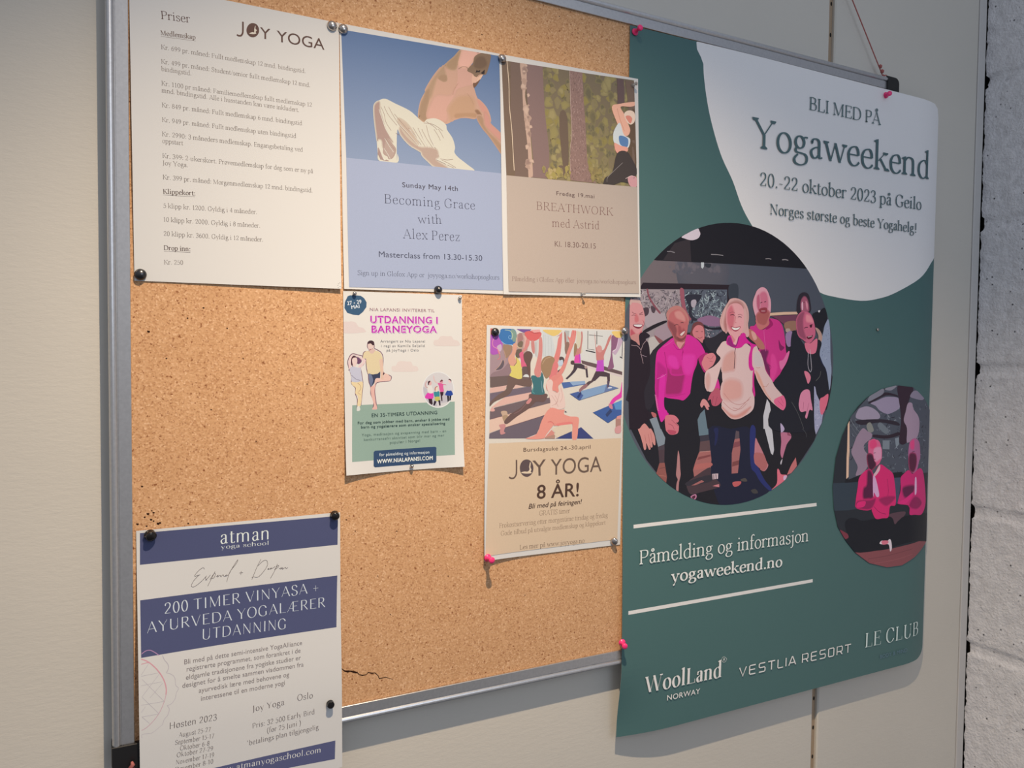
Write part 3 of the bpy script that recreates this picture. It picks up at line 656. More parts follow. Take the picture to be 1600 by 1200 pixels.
DATA['becoming'] = '''
p|printed_photo|93,121,166>135,154,188|18,67 1995,27 2024,1467 53,1486
k|18,67 1995,27 2024,1467 53,1486
s|printed_photo|196,161,145|1478,36 1596,26 1751,30 1660,88 1638,168 1577,247 1671,294 1714,279 1766,294 1730,354 1644,429 1652,474 1702,598 1797,670 1840,734 1866,847 1874,870 1944,931 2019,993 2022,1222 1951,1143 1847,1022 1760,939 1683,828 1606,832 1503,848 1385,894 1276,954 1219,916 1153,906 1055,919 999,941 934,938 927,917 952,839 969,717 1002,638 1085,498 1126,417 1251,262 1393,133
f|printed_photo|198,163,146>172,147,125|3|1474,42 1452,138 1417,281 1308,298 1267,282 1290,437 1183,423 1141,505 1099,646 1050,728 1015,943 934,927 961,741 1027,612 1027,582 1126,417 1251,262 1393,133
f|printed_photo|180,153,130>166,141,117|2|1469,51 1443,139 1408,274 1325,288 1292,240 1393,140
f|printed_photo|173,148,126>164,138,116|1.5|1183,423 1225,379 1282,378 1290,429 1249,451
f|printed_photo|172,146,126>161,137,116|2|994,691 1027,604 1068,576 1050,713 1024,807 1015,943 943,922 931,916 961,763
f|printed_photo|191,157,143>206,165,155|4|1442,238 1492,253 1560,273 1627,339 1635,415 1550,451 1406,518 1338,612 1164,637 1082,761 1040,879 1080,919 1219,916 1277,909 1303,776 1380,606 1440,414
f|printed_photo|211,172,153>223,178,166|2.5|1511,44 1613,34 1733,36 1660,88 1621,163 1569,229 1476,244 1451,207 1477,126
f|printed_photo|195,160,145>188,155,131|4|1303,768 1405,632 1523,577 1642,591 1667,718 1666,819 1538,828 1402,854 1343,900 1319,842
f|printed_photo|187,154,131>177,144,118|1.5|1403,816 1555,784 1666,777 1675,822 1538,828 1402,862
f|printed_photo|189,156,132>146,115,94|1.5|1658,743 1701,728 1748,781 1709,798
f|printed_photo|195,160,145>200,151,140|2|1694,599 1797,670 1849,756 1866,847 1804,840 1779,765 1727,702
f|printed_photo|192,158,143>168,140,118|2|1683,821 1727,788 1770,829 1782,897 1856,989 1952,1056 2023,1135 2022,1222 1951,1143 1847,1022 1760,939
f|printed_photo|188,151,135>197,149,141|2|1788,741 1848,795 1865,871 1944,931 2019,993 2016,1064 1943,1018 1830,930 1795,880
s|printed_photo|215,179,162|1636,307 1696,321 1713,356 1644,429 1618,386
s|printed_photo|132,112,95|1751,33 1872,33 1874,91 1854,172 1818,271 1783,292 1757,289 1714,302 1688,333 1653,327 1628,300 1560,277 1594,221 1638,176 1660,92
f|printed_photo|133,113,95>115,96,82|2.5|1690,98 1785,75 1828,153 1784,206 1714,233 1646,205
p|printed_photo|50,44,47|1669,286 1688,241 1701,258 1736,241 1727,269 1697,273
p|printed_photo|51,44,47|1744,274 1797,224 1790,279 1761,287
s|printed_photo|220,188,167|1691,383 1713,326 1766,290 1761,310 1722,371
s|printed_photo|116,89,74|1635,415 1674,403 1735,353 1687,430 1648,468
c|printed_photo|116,98,82|0.5|1442,277 1493,242 1552,236 1577,263
c|printed_photo|174,139,119|0.4|1363,593 1389,521 1440,444
c|printed_photo|176,144,125|0.5|1557,549 1616,618 1641,676
s|printed_photo|208,209,200|391,850 406,819 445,790 522,762 644,800 816,857 934,938 990,968 1023,934 1063,918 1137,904 1219,924 1276,966 1288,1021 1358,1112 1390,1215 1381,1277 1431,1333 1549,1405 1643,1475 1379,1473 1130,1478 1041,1421 969,1361 946,1318 811,1255 702,1164 660,1107 651,1447 660,1373 659,1476 442,1482 421,1399 424,1457 411,1254 392,1038 381,917
f|printed_photo|209,211,200>164,143,140|2|391,850 429,808 456,812 458,899 488,997 517,1095 577,1198 607,1253 534,1218 521,1315 483,1326 469,1247 431,1237 419,1253 392,1038 384,916
s|printed_photo|161,141,139|429,1325 489,1458 527,1457 558,1472 496,1471 450,1454 421,1399 424,1435
f|printed_photo|162,142,139>174,157,152|1.5|498,1325 534,1218 599,1276 637,1331 605,1416 558,1443 543,1415 497,1391
f|printed_photo|207,208,199>177,159,151|2.2|702,1146 691,1066 750,1096 828,1175 930,1260 1051,1254 1157,1272 1173,1354 1157,1317 1173,1361 1144,1395 1295,1474 1130,1478 1041,1421 969,1361 946,1318 811,1255
f|printed_photo|194,188,177>189,175,163|3|673,972 767,1005 860,1112 915,1240 828,1190 734,1098
c|printed_photo|153,132,125|0.55|467,861 504,936 525,1028 586,1116
c|printed_photo|152,132,125|0.55|559,848 612,937 680,1031 765,1109 914,1247
c|printed_photo|153,133,125|0.55|505,849 557,944 657,1048
c|printed_photo|151,131,124|0.55|798,1060 868,1126 955,1242
c|printed_photo|151,131,124|0.55|853,1046 916,1135 1003,1252
c|printed_photo|151,132,124|0.55|917,1045 972,1150 1043,1255
c|printed_photo|151,131,124|0.55|965,1054 1020,1152 1100,1256
c|printed_photo|151,132,124|0.55|1022,1002 1061,1140 1141,1266
c|printed_photo|151,132,124|0.55|1119,1035 1175,1111 1200,1161
c|printed_photo|151,132,124|0.55|1176,1027 1217,1083 1241,1126
c|printed_photo|152,132,125|0.55|990,976 1120,982 1234,1043
c|printed_photo|152,132,125|0.55|1023,957 1119,1004 1160,1037
c|printed_photo|152,132,125|0.55|627,920 704,998 813,1103
c|printed_photo|149,130,123|0.55|1144,1391 1254,1429 1371,1466
c|printed_photo|150,130,123|0.55|1214,1387 1313,1422 1396,1460
c|printed_photo|150,130,123|0.55|1197,1374 1280,1380 1363,1363
c|printed_photo|149,130,123|0.55|428,1398 458,1468
c|printed_photo|150,131,123|0.55|515,1213 591,1292 629,1339
c|printed_photo|151,131,124|0.55|640,1139 686,1155
c|printed_photo|218,221,218|0.6|443,893 480,998 517,1095 585,1204
c|printed_photo|217,220,217|0.6|688,1030 797,1127 930,1260
c|printed_photo|215,219,216|0.6|507,1214 560,1295 613,1363
c|printed_photo|215,219,216|0.6|419,1253 459,1358 496,1457
c|printed_photo|217,220,217|0.6|813,1073 892,1160 955,1227
c|printed_photo|217,220,218|0.6|933,1058 988,1171 1051,1261
c|printed_photo|217,220,217|0.6|1046,1044 1093,1174 1125,1245
c|printed_photo|214,218,215|0.6|1144,1387 1254,1421 1312,1468
c|printed_photo|215,219,216|0.6|498,1332 536,1386 573,1448
k|
p|printed_panel|159,173,205|53,1486 2024,1467 2033,2923 58,2947
t|lettering|75,75,92|SM|714,1756|1420,1739|60|Sunday May 14th
t|lettering|61,64,86|TL|497,1961|1647,1945|105|Becoming Grace
t|lettering|61,64,86|TL|903,2165|1202,2150|100|with
t|lettering|61,64,86|TL|714,2353|1438,2343|108|Alex Perez
t|lettering|73,79,102|SL|417,2587|1740,2568|71|Masterclass from 13.30-15.30
t|lettering|82,89,112|T|160,2805|1972,2792|53|Sign up in Glofox App or  joyyoga.no/workshopsogkurs
'''
DATA['breath'] = '''
p|printed_photo|123,113,96>135,124,98|23,72 2031,29 2066,1466 69,1482
k|23,72 2031,29 2066,1466 69,1482
r|printed_photo|152,143,97/119,112,88/142,132,102/161,151,109/113,108,88/148,138,86|blob|330|3|3,11|574,35 2054,34 2038,1415 704,1454
r|printed_photo|119,103,89/110,97,83/125,109,95|blob|60|5|5,18|16,74 315,62 424,1464 72,1482
p|printed_photo|119,103,91|24,66 94,62 160,886 183,1440 72,1450 38,625
p|printed_photo|121,104,97|148,67 283,60 386,720 425,1418 424,1471 183,1479 191,1439 140,612
c|printed_photo|220,204,184|1.1|97,61 121,339 124,614 152,887 164,1108 180,1412
p|printed_photo|137,116,115|355,48 606,44 632,618 692,1108 689,1312 712,1470 416,1474 459,1273 374,442
s|printed_photo|194,168,155|283,50 363,47 373,275 349,473 402,718 422,996 449,1416 424,1471 383,1475 380,1141 322,644 308,340
r|printed_photo|204,180,166/177,152,140/153,130,123|blob|26|8|2,7|299,57 379,45 457,1415 376,1422
s|printed_photo|113,98,87|848,662 967,647 976,1353 907,1359
s|printed_photo|117,102,90|824,1299 925,1290 993,1370 907,1421
p|printed_photo|147,122,117|1011,45 1205,39 1224,412 1243,642 1272,1194 1292,1255 1332,1383 1411,1465 1009,1463 1001,1369 1003,1220 1033,856 1016,497
r|printed_photo|101,81,81/191,165,161/125,102,99/173,146,141|bark|520|11|1,3.2|1016,44 1205,39 1262,1327 1007,1350
r|printed_photo|95,77,78/181,157,154/164,139,135|bark|110|12|1,3|1007,1282 1289,1255 1331,1435 1018,1448
c|printed_photo|205,184,177|0.7|1011,53 1023,497 1036,855 1005,1075 1007,1350
p|printed_photo|107,90,92|1753,47 1861,46 1871,343 1758,387
p|printed_photo|122,105,95|1888,50 2036,51 2056,666 2040,1259 1911,1270 1971,827 1922,322
s|printed_photo|106,89,75|1956,528 2049,486 2050,1258 1929,1268
r|printed_photo|165,154,93/142,132,89/181,165,121|blob|40|15|2,6|540,1326 994,1283 1009,1448 712,1460
r|printed_photo|157,145,97/137,125,89|blob|26|16|2,6|1306,1283 1554,1290 1552,1453 1358,1455
s|printed_photo|239,186,165|1665,432 1794,375 2036,319 2036,367 1958,395 1805,414 1865,508 1922,622 1958,708 1920,784 1835,781 1738,620
c|printed_photo|204,147,129|0.8|1749,441 1792,577 1863,733
s|printed_photo|239,217,201|1861,512 1902,459 1976,443 2034,473 2033,579 1973,631 1910,608
s|printed_photo|226,148,133|1883,536 1947,514 1993,553 1955,618
s|printed_photo|214,224,230|1792,629 1719,704 1682,798 1699,907 1806,934 1918,953 1956,828 1853,779
s|printed_photo|96,135,187|1772,818 1826,797 1920,832 1906,939 1798,920
s|printed_photo|233,170,155|1699,907 1806,934 1911,946 1896,1008 1743,1039
s|printed_photo|73,67,67|1743,1039 1896,1000 1987,1097 2050,1197 2068,1276 1964,1406 1928,1424 1801,1419 1676,1466 1534,1462 1517,1456 1553,1379 1660,1306
c|printed_photo|148,141,143|0.7|1831,1157 1678,1290 1588,1376 1579,1436
s|printed_photo|207,159,167|1914,1342 2049,1330 2056,1459 1946,1460
c|printed_photo|221,200,200|0.8|1874,1368 1965,1322 2002,1327
k|
p|printed_panel|182,171,164|69,1482 2066,1466 2073,2921 73,2934
t|lettering|103,85,84|SM|790,1673|1377,1667|53|Fredag 19.mai
t|lettering|116,82,80|TL|495,1879|1672,1878|103|BREATHWORK
t|lettering|115,82,80|TL|722,2084|1449,2074|102|med Astrid
t|lettering|120,99,96|SL|757,2335|1393,2334|74|Kl. 18.30-20.15
t|lettering|133,113,109|T|124,2798|2023,2794|54|Påmelding i Glofox App eller  joyyoga.no/workshopsogkurs
'''
DATA['joy8'] = '''
p|printed_photo|214,211,205|51,42 2066,13 2074,1486 55,1489
k|51,42 2066,13 2074,1486 55,1489
p|printed_photo|208,213,216|44,37 2071,8 2078,569 1496,438 1389,414 1254,416 1074,507 782,398 500,390 51,397
s|printed_photo|161,141,152|52,115 221,152 374,307 325,637 63,699
s|printed_photo|178,155,156|384,148 563,81 609,265 500,390 417,391
s|printed_photo|142,122,132|228,552 309,472 344,551 325,631 149,650 62,650 94,596
s|printed_photo|101,93,105|127,559 193,492 226,431 254,473 215,546
p|printed_photo|198,208,216|799,49 941,101 996,319 961,382 806,379
l|printed_photo|177,187,194|0.5|840,97 853,378
l|printed_photo|178,187,195|0.5|883,108 903,371
l|printed_photo|178,187,195|0.5|927,132 947,376
l|printed_photo|177,187,194|0.5|818,98 828,378
p|printed_photo|205,203,206|593,185 636,187 631,326 582,315
p|printed_photo|195,200,205|678,189 741,169 740,423 695,350
l|printed_photo|136,126,132|0.6|707,200 707,380
p|printed_photo|175,181,185|1134,32 1208,36 1190,201 1138,190
p|printed_photo|206,202,186|1320,32 1380,43 1417,311 1387,337 1316,198
p|printed_photo|104,87,93|1400,420 1650,468 2078,572 2079,618 1769,551 1497,489 1413,465
p|printed_photo|212,202,209|1421,471 1497,493 1769,558 2079,625 2080,648 1761,578 1490,515
l|printed_photo|104,101,105|1.2|1497,26 1499,274
l|printed_photo|105,102,105|1.3|1640,25 1643,203
l|printed_photo|112,110,111|0.9|1514,80 1737,91
l|printed_photo|69,70,75|1.8|1468,289 1623,314
l|printed_photo|94,90,94|0.8|1507,270 1607,281
l|printed_photo|77,74,88|1.4|2065,107 2060,364
l|printed_photo|71,72,81|1.8|2024,365 2073,384
s|printed_photo|139,97,132|1886,76 1993,106 1957,248 1899,295 1915,432 1925,517 1831,538 1845,466 1873,341 1878,223
s|printed_photo|191,172,199|2001,109 2057,107 2051,180 1960,333 1908,314 1911,294 1966,254
c|printed_photo|225,198,231|0.9|1997,109 1958,254 1897,301
s|printed_photo|218,194,124|803,36 1063,28 1049,66 992,107 919,101
p|printed_photo|219,194,124|966,31 1097,33 1033,92 968,111
s|printed_photo|228,201,128|1882,24 2063,16 2053,87 2017,105 1945,94
s|printed_photo|117,89,154|423,30 622,27 591,68 514,78
s|printed_photo|207,106,110|535,82 619,55 775,68 769,130 706,176 643,185 579,161
p|printed_photo|218,165,168|626,42 760,31 768,62 676,77
c|printed_photo|136,68,74|0.5|605,55 669,81 761,75
p|printed_photo|200,115,117|50,40 124,40 86,114 52,121
s|printed_photo|169,92,188|53,127 166,126 222,213 213,298 157,359 57,349
s|printed_photo|194,173,203|145,269 202,237 213,298 184,329
c|printed_photo|214,144,176|1|113,149 84,204 95,264 156,299 191,359
s|printed_photo|64,118,182|212,42 369,37 418,85 419,165 386,227 332,249 270,242 208,201 170,141 186,87
s|printed_photo|124,155,151|341,45 396,56 422,110 413,183 372,197 350,124
c|printed_photo|185,205,175|0.8|253,54 328,64 363,105 357,148 351,173
c|printed_photo|135,182,227|0.6|350,136 319,125 306,150 330,167 350,148
c|printed_photo|144,192,234|0.8|208,201 270,236 359,240
c|printed_photo|212,197,156|0.9|419,147 421,232 456,274 498,273
s|printed_photo|162,125,127|446,103 494,89 516,162 482,194 448,219
s|printed_photo|205,173,170|515,113 565,142 566,216 525,279 537,168
s|printed_photo|119,108,96|441,219 482,188 517,205 498,273 449,256
s|printed_photo|154,129,112|236,243 359,252 347,331 307,393 273,406 245,333
c|printed_photo|187,155,146|0.8|244,315 266,388 254,479
c|printed_photo|194,164,157|0.9|226,431 187,504 121,565
c|printed_photo|205,125,135|1.2|156,311 192,395 159,432
s|printed_photo|202,137,137|565,167 611,178 598,253 533,328 492,353 471,329 532,279
s|printed_photo|196,136,136|636,184 678,189 691,300 681,350 645,301
s|printed_photo|108,97,90|422,306 498,292 492,353 472,397 417,391
s|printed_photo|208,103,139|464,354 519,328 543,451 593,512 573,534 503,525 487,427
s|printed_photo|104,90,93|510,525 615,536 618,685 526,673
s|printed_photo|209,218,225|519,654 553,617 602,623 617,673 575,648
p|printed_photo|110,96,97|55,650 339,631 645,654 648,766 397,784 58,783
p|printed_photo|210,176,172|56,790 297,755 264,823 57,854
p|printed_photo|211,181,175|417,747 556,773 383,803
p|printed_photo|114,104,121|57,857 261,826 397,802 550,779 655,767 656,846 262,909 59,982
p|printed_photo|214,178,172|82,1030 262,909 656,844 623,928 102,1039
p|printed_photo|113,101,109|61,1085 129,1038 595,939 937,917 935,988 389,1115 60,1186
p|printed_photo|218,192,180|57,1193 307,1127 935,988 940,1049 866,1141 276,1292 58,1356
p|printed_photo|109,101,116|58,1362 276,1294 866,1144 738,1390 577,1441 54,1427
p|printed_photo|220,211,208|570,1444 738,1390 873,1325 1092,1331 1095,1462
l|printed_photo|121,60,64|0.4|389,1115 60,1186
l|printed_photo|113,60,65|0.4|276,1294 866,1144
p|printed_photo|81,110,171|1098,719 1456,696 1476,742 1133,797
p|printed_photo|142,171,210|1224,709 1464,696 1472,734 1277,760
p|printed_photo|130,162,204|1231,870 1813,741 2012,793 1379,958
p|printed_photo|76,99,162|1231,870 1361,840 1446,889 1402,950 1379,958
p|printed_photo|106,127,175|1813,741 2012,793 1776,852
p|printed_photo|53,67,119|1341,914 1399,837 1415,863 1371,933
p|printed_photo|68,99,165|1601,1124 2076,959 2071,1158 1850,1272
p|printed_photo|94,149,209|1938,1004 2076,959 2069,1092 1972,1090
p|printed_photo|58,72,115|1807,1153 1884,1076 1917,1116 1832,1193
l|printed_photo|57,61,98|0.5|1231,870 1379,958 2012,795
l|printed_photo|58,62,100|0.5|1601,1124 1850,1272 2071,1158
p|printed_photo|64,74,130|1370,1338 1418,1317 1621,1479 1361,1470
p|printed_photo|64,74,130|1027,1459 1276,1368 1279,1468
p|printed_photo|66,63,76|1158,1091 1196,1114 1162,1116
s|printed_photo|192,133,132|1340,267 1377,235 1393,119 1388,43 1410,48 1416,138 1393,285 1380,337 1298,370 1288,288 1316,211
s|printed_photo|152,127,104|1287,211 1316,204 1333,261 1305,351 1283,364
p|printed_photo|215,84,175|1298,364 1376,337 1392,458 1285,460
p|printed_photo|178,70,202|1365,337 1380,337 1394,458 1375,459
p|printed_photo|73,64,76|1292,465 1394,464 1451,490 1498,522 1516,650 1486,650 1469,544 1346,523 1310,574 1259,620 1186,677 1163,665 1229,607 1279,543
s|printed_photo|170,150,150|1452,503 1490,496 1498,522 1468,535
s|printed_photo|195,131,131|1601,49 1618,132 1633,242 1667,218 1714,227 1730,279 1769,252 1820,127 1835,100 1874,63 1867,119 1793,277 1760,356 1757,418 1653,426 1631,319 1611,132
s|printed_photo|204,152,152|1644,241 1682,218 1722,240 1723,298 1685,312 1649,287
p|printed_photo|188,85,204|1653,423 1757,408 1769,568 1637,566 1647,501
p|printed_photo|80,67,77|1633,566 1769,570 1864,595 1868,695 1827,695 1818,639 1701,633 1625,695 1563,695 1600,631
s|printed_photo|91,77,83|1495,721 1548,695 1609,695 1549,734 1496,773 1458,766
s|printed_photo|148,113,121|1443,754 1495,734 1504,773 1429,818 1388,850 1376,811
p|printed_photo|92,82,105|1821,695 1866,695 1849,787 1826,793
s|printed_photo|212,221,239|1837,787 1892,780 1901,793 1845,800
s|printed_photo|222,68,178|2069,708 2080,900 1976,965 1907,1023 1859,1029 1920,938 2030,866 2052,794
s|printed_photo|200,134,154|1859,1010 1906,1017 1924,1076 1892,1076 1860,1049
p|printed_photo|173,135,129|1976,1206 2066,1168 2066,1311 1978,1335
p|printed_photo|212,152,155|1998,1183 2070,1165 2067,1218 1991,1223
s|printed_photo|208,157,162|1970,1341 2066,1311 2064,1410 1980,1414
s|printed_photo|89,79,81|1068,381 1127,392 1144,474 1122,494 1113,418 1062,425
p|printed_photo|74,63,75|1007,583 1123,513 1116,551 1007,596
p|printed_photo|187,204,227|1048,431 1113,424 1122,494 1056,501
s|printed_photo|84,72,75|1240,435 1284,428 1293,479 1240,473
s|printed_photo|162,118,116|1127,57 1150,75 1163,189 1155,316 1142,240
s|printed_photo|139,114,106|1152,195 1204,188 1214,289 1163,347 1140,278
s|printed_photo|209,159,144|372,233 424,226 422,306 400,392 428,452 398,502 343,506 308,448 314,393 361,331
s|printed_photo|211,201,118|410,391 473,446 503,544 512,642 499,670 436,672 332,631 358,576 333,506 391,508 429,465
c|printed_photo|109,78,63|0.6|424,403 428,459 391,505
s|printed_photo|112,94,91|312,637 367,649 464,676 618,685 653,697 648,763 556,770 424,746 343,857 262,905 121,965 61,1019 61,970 167,880 267,820 300,753
s|printed_photo|214,169,166|69,1061 88,1037 129,1062 119,1083 76,1084
s|printed_photo|192,169,151|218,1088 293,1083 314,1138 312,1194 268,1223 239,1149
s|printed_photo|168,146,124|239,1149 307,1135 312,1194 268,1223
s|printed_photo|108,88,88|636,865 878,866 872,935 830,973 723,971 625,1051 445,1156 309,1246 264,1217 348,1127 513,1031 609,927
c|printed_photo|140,110,118|0.7|403,1116 486,1080 582,988
s|printed_photo|200,139,143|581,970 630,921 658,940 624,989 582,995
s|printed_photo|194,141,146|193,1258 268,1248 286,1273 263,1339 284,1364 223,1382 205,1338 214,1301
s|printed_photo|204,139,139|751,143 794,148 803,323 787,479 790,603 752,650 705,629 686,573 712,480 745,324
s|printed_photo|66,115,126|645,635 701,629 737,654 780,641 797,585 823,634 833,697 826,772 846,866 742,878 650,860 676,766 657,697
c|printed_photo|107,169,170|0.8|683,772 670,840 699,859
c|printed_photo|140,178,202|0.6|795,697 813,847
s|printed_photo|106,84,82|526,359 568,321 610,318 646,338 659,381 631,462 633,573 628,691 594,574 572,494 536,432
s|printed_photo|212,127,132|962,395 1013,432 1048,494 1031,545 1042,570 1003,627 932,684 908,603
s|printed_photo|212,133,133|983,382 1017,268 1036,148 1064,97 1011,117 1069,81 1094,58 1090,191 1075,330 1041,444 1012,457 975,432
s|printed_photo|155,130,106|787,466 818,403 889,371 954,382 991,420 964,483 944,558 920,628 866,666 822,609 785,535
c|printed_photo|190,167,143|0.8|805,478 854,409 925,389
s|printed_photo|218,145,139|868,728 931,659 1003,621 1077,633 1001,646 1088,608 1127,696 1055,760 1057,842 984,851 1052,855 964,823 884,822
s|printed_photo|214,140,136|1180,106 1221,124 1249,28 1282,27 1312,39 1300,147 1272,218 1215,353 1174,474 1124,582 1045,665 981,697 936,653 1008,621 1101,506 1177,315 1212,200
c|printed_photo|191,94,101|0.6|1258,91 1275,33
c|printed_photo|190,94,101|0.6|1232,124 1245,41
c|printed_photo|191,94,102|0.6|1291,97 1301,45
s|printed_photo|222,200,197|868,735 892,697 932,678 969,716 964,823 1052,855 984,851 1057,842 1084,747 1134,855 1159,963 1156,1052 1062,1076 1072,1077 940,1049 934,961 899,841
c|printed_photo|194,160,157|0.6|951,886 1011,962 1056,1038
c|printed_photo|194,160,157|0.6|999,886 1045,962 1009,1012
c|printed_photo|194,160,157|0.6|1092,791 1117,906 1082,982
c|printed_photo|194,160,157|0.6|1072,855 1031,981 959,1024
s|printed_photo|224,153,144|933,1056 1087,1080 1154,1078 1148,1135 1242,1169 1373,1187 1373,1313 1354,1470 1282,1468 1278,1265 1177,1282 1067,1289 994,1287 1003,1265 882,1401 833,1453 577,1444 738,1390 813,1211
s|printed_photo|222,132,131|959,1239 900,1231 1017,1266 1051,1260 1236,1239 1289,1266 1177,1285 1067,1291
c|printed_photo|196,107,108|0.7|900,1238 958,1233 996,1271
p|printed_photo|206,143,137|869,1432 961,1340 1020,1392 1014,1459 862,1454
p|printed_photo|175,141,129|869,1438 1020,1399 1014,1459 862,1454
p|printed_photo|215,204,187|968,1328 1091,1286 1067,1289 1267,1272 1273,1368 1041,1450 996,1392 1020,1386
k|
p|printed_panel|212,193,170|55,1489 2074,1486 2047,2891 15,2909
t|lettering|101,81,71|SM|548,1614|1575,1613|55|Bursdagsuke 24.-30.april
t|lettering|84,64,57|SB2|757,2238|1402,2245|189|8 ÅR!
t|lettering|84,66,60|SI|638,2360|1456,2353|67|Bli med på feiringen!
t|lettering|133,111,96|T|802,2462|1271,2463|64|GRATIS timer
t|lettering|134,112,96|T|215,2572|1880,2569|61|Frokostservering etter morgentime tirsdag og fredag
t|lettering|134,112,97|T|239,2673|1846,2667|57|Gode tilbud på utvalgte medlemskap og klippekort
t|lettering|104,82,70|T|518,2880|1509,2885|58|Les mer på www.joyyoga.no
c|logo|104,88,82|2.6|449,1713 452,1850 446,1907 418,1943 381,1948 346,1931
p|logo|95,82,86|701,1833 699,1856 693,1879 683,1899 669,1916 652,1929 633,1938 612,1942 591,1940 570,1934 551,1923 534,1908 519,1890 508,1869 502,1846 499,1822 501,1799 507,1777 517,1757 530,1740 547,1726 566,1718 587,1714 608,1715 628,1720 648,1731 665,1746 680,1764 691,1786 698,1809
s|logo|221,206,184|520,1882 566,1869 613,1873 641,1851 637,1809 649,1753 660,1769 656,1819 671,1849 661,1877 675,1895 595,1899
t|logo|105,89,82|N|694,1943|895,1932|222|Y
t|logo|107,91,83|N|959,1937|1761,1930|220|YOGA
'''
DATA['atman'] = '''
p|printed_band|79,86,124|35,26 2075,41 2069,374 30,352
p|printed_band#b|81,88,126|27,715 2064,731 2048,1327 27,1300
p|printed_band#c|90,96,136|20,2607 747,2626 2021,2638 2014,2855 1522,2829 17,2861
c|printed_art|182,143,186|0.9|32,1262 68,1239 108,1238 147,1263 195,1308
c|printed_art|217,164,177|1.3|28,1313 83,1346 145,1412 200,1494 239,1582 256,1665 253,1726
c|printed_art|215,162,176|0.9|27,1365 74,1360 106,1364
c|printed_art|208,172,188|0.7|253,1726 236,1793 194,1890 137,1964 73,2019 21,2041
c|printed_art|186,182,194|0.7|227,1314 242,1361 274,1412 281,1458 260,1502
c|printed_art|189,185,197|0.5|260,1502 313,1531 341,1577 348,1650 374,1687 351,1731 342,1782 308,1828 263,1844
c|printed_art|193,188,200|0.6|263,1844 282,1884 266,1943 233,1979 216,2029
c|printed_art|195,191,202|0.4|216,2029 168,2061 111,2091 28,2083 24,2121
l|printed_art|187,183,195|0.35|25,1473 94,1375
l|printed_art|188,184,195|0.35|25,1486 184,1486
l|printed_art|189,185,197|0.35|30,1697 192,1501
l|printed_art|189,185,197|0.35|24,1582 215,1585
l|printed_art|190,185,197|0.35|33,1519 236,1793
l|printed_art|189,186,197|0.35|101,1727 223,1600
l|printed_art|191,187,199|0.35|21,1782 236,1792
l|printed_art|191,187,199|0.35|30,1701 186,1910
l|printed_art|193,188,200|0.35|20,1856 60,1805
l|printed_art|193,188,200|0.35|27,1902 186,1910
l|printed_art|194,189,201|0.35|27,1902 97,1990
t|lettering|226,238,239|A|808,224|1304,227|145|atman
t|lettering|227,238,239|A|813,278|1302,288|41|yoga school
t|lettering|214,227,239|A|254,893|1847,892|113|200 TIMER VINYASA +
t|lettering|214,227,239|A|87,1061|1923,1074|111|AYURVEDA YOGALÆRER
t|lettering|214,227,239|A|617,1224|1478,1250|112|UTDANNING
t|lettering|135,129,132|SL|433,1449|1656,1463|54|Bli med på dette semi-intensive YogaAlliance
t|lettering|136,130,133|SL|455,1528|1637,1546|54|registrerte programmet, som forankret i de
t|lettering|136,131,133|SL|447,1613|1639,1627|54|eldgamle tradisjonene fra yogiske studier er
t|lettering|137,131,134|SL|411,1692|1668,1708|54|designet for å smelte sammen visdommen fra
t|lettering|138,132,134|SL|570,1778|1508,1791|54|ayurvedisk lære med behovene og
t|lettering|139,132,134|SL|591,1867|1460,1875|54|interessene til en moderne yogi
t|lettering|100,91,93|A|1115,2102|1452,2098|66|Joy Yoga
t|lettering|99,91,93|A|1594,2083|1767,2086|68|Oslo
t|lettering|101,93,95|A|285,2093|744,2109|66|Høsten 2023
t|lettering|102,93,96|A|370,2203|682,2216|48|August 25-27
t|lettering|103,94,96|A|333,2274|713,2297|48|September 15-17
t|lettering|104,95,97|A|379,2346|666,2365|48|Oktober 6-8
t|lettering|104,95,97|A|347,2411|701,2430|48|Oktober 27-29
t|lettering|104,95,97|A|339,2486|711,2503|48|November 17-19
t|lettering|104,95,97|A|332,2562|703,2571|48|Desember 8-10
t|lettering|102,93,95|A|1113,2287|1783,2274|56|Pris: 32 500 Early Bird
t|lettering|103,93,96|A|1265,2373|1631,2370|54|(før 25 Juni )
t|lettering|103,93,96|A|1049,2465|1831,2459|53|*betalings plan tilgjengelig
t|lettering|235,239,239|A|695,2695|1848,2735|63|www.atmanyogaschool.com
c|handwriting|89,77,80|0.42|642,477 640,463 623,460 585,486 550,526 553,538 600,528 584,537 539,582 515,627 520,646 551,645 615,600 666,548
c|handwriting|89,77,80|0.42|653,557 658,585 669,597
c|handwriting|89,77,80|0.42|650,596 678,574 704,542
c|handwriting|89,77,80|0.42|751,513 710,592 674,660
c|handwriting|89,77,80|0.42|697,594 740,535 752,546 739,579 710,585
c|handwriting|89,77,80|0.42|760,571 782,557 771,578 800,561 808,579 830,558 840,578 872,562 853,578 885,567 918,509 979,417 968,452 898,541 866,643
c|handwriting|89,77,79|0.42|993,562 1033,562
c|handwriting|89,77,79|0.42|1017,544 1009,584
c|handwriting|89,77,79|0.42|1223,438 1176,528 1125,652
c|handwriting|89,77,79|0.42|1125,631 1142,624 1189,633 1243,586 1285,527 1292,492 1280,459 1244,462 1190,508
c|handwriting|89,77,79|0.42|1291,558 1308,550 1295,563 1325,555 1332,546 1320,562 1356,549 1373,538
c|handwriting|89,77,79|0.42|1398,513 1366,588 1321,665
c|handwriting|89,76,79|0.42|1366,573 1405,529 1408,546 1380,568
c|handwriting|89,76,79|0.42|1413,571 1442,560 1430,576 1456,562 1450,581 1485,561 1491,578 1512,567
'''
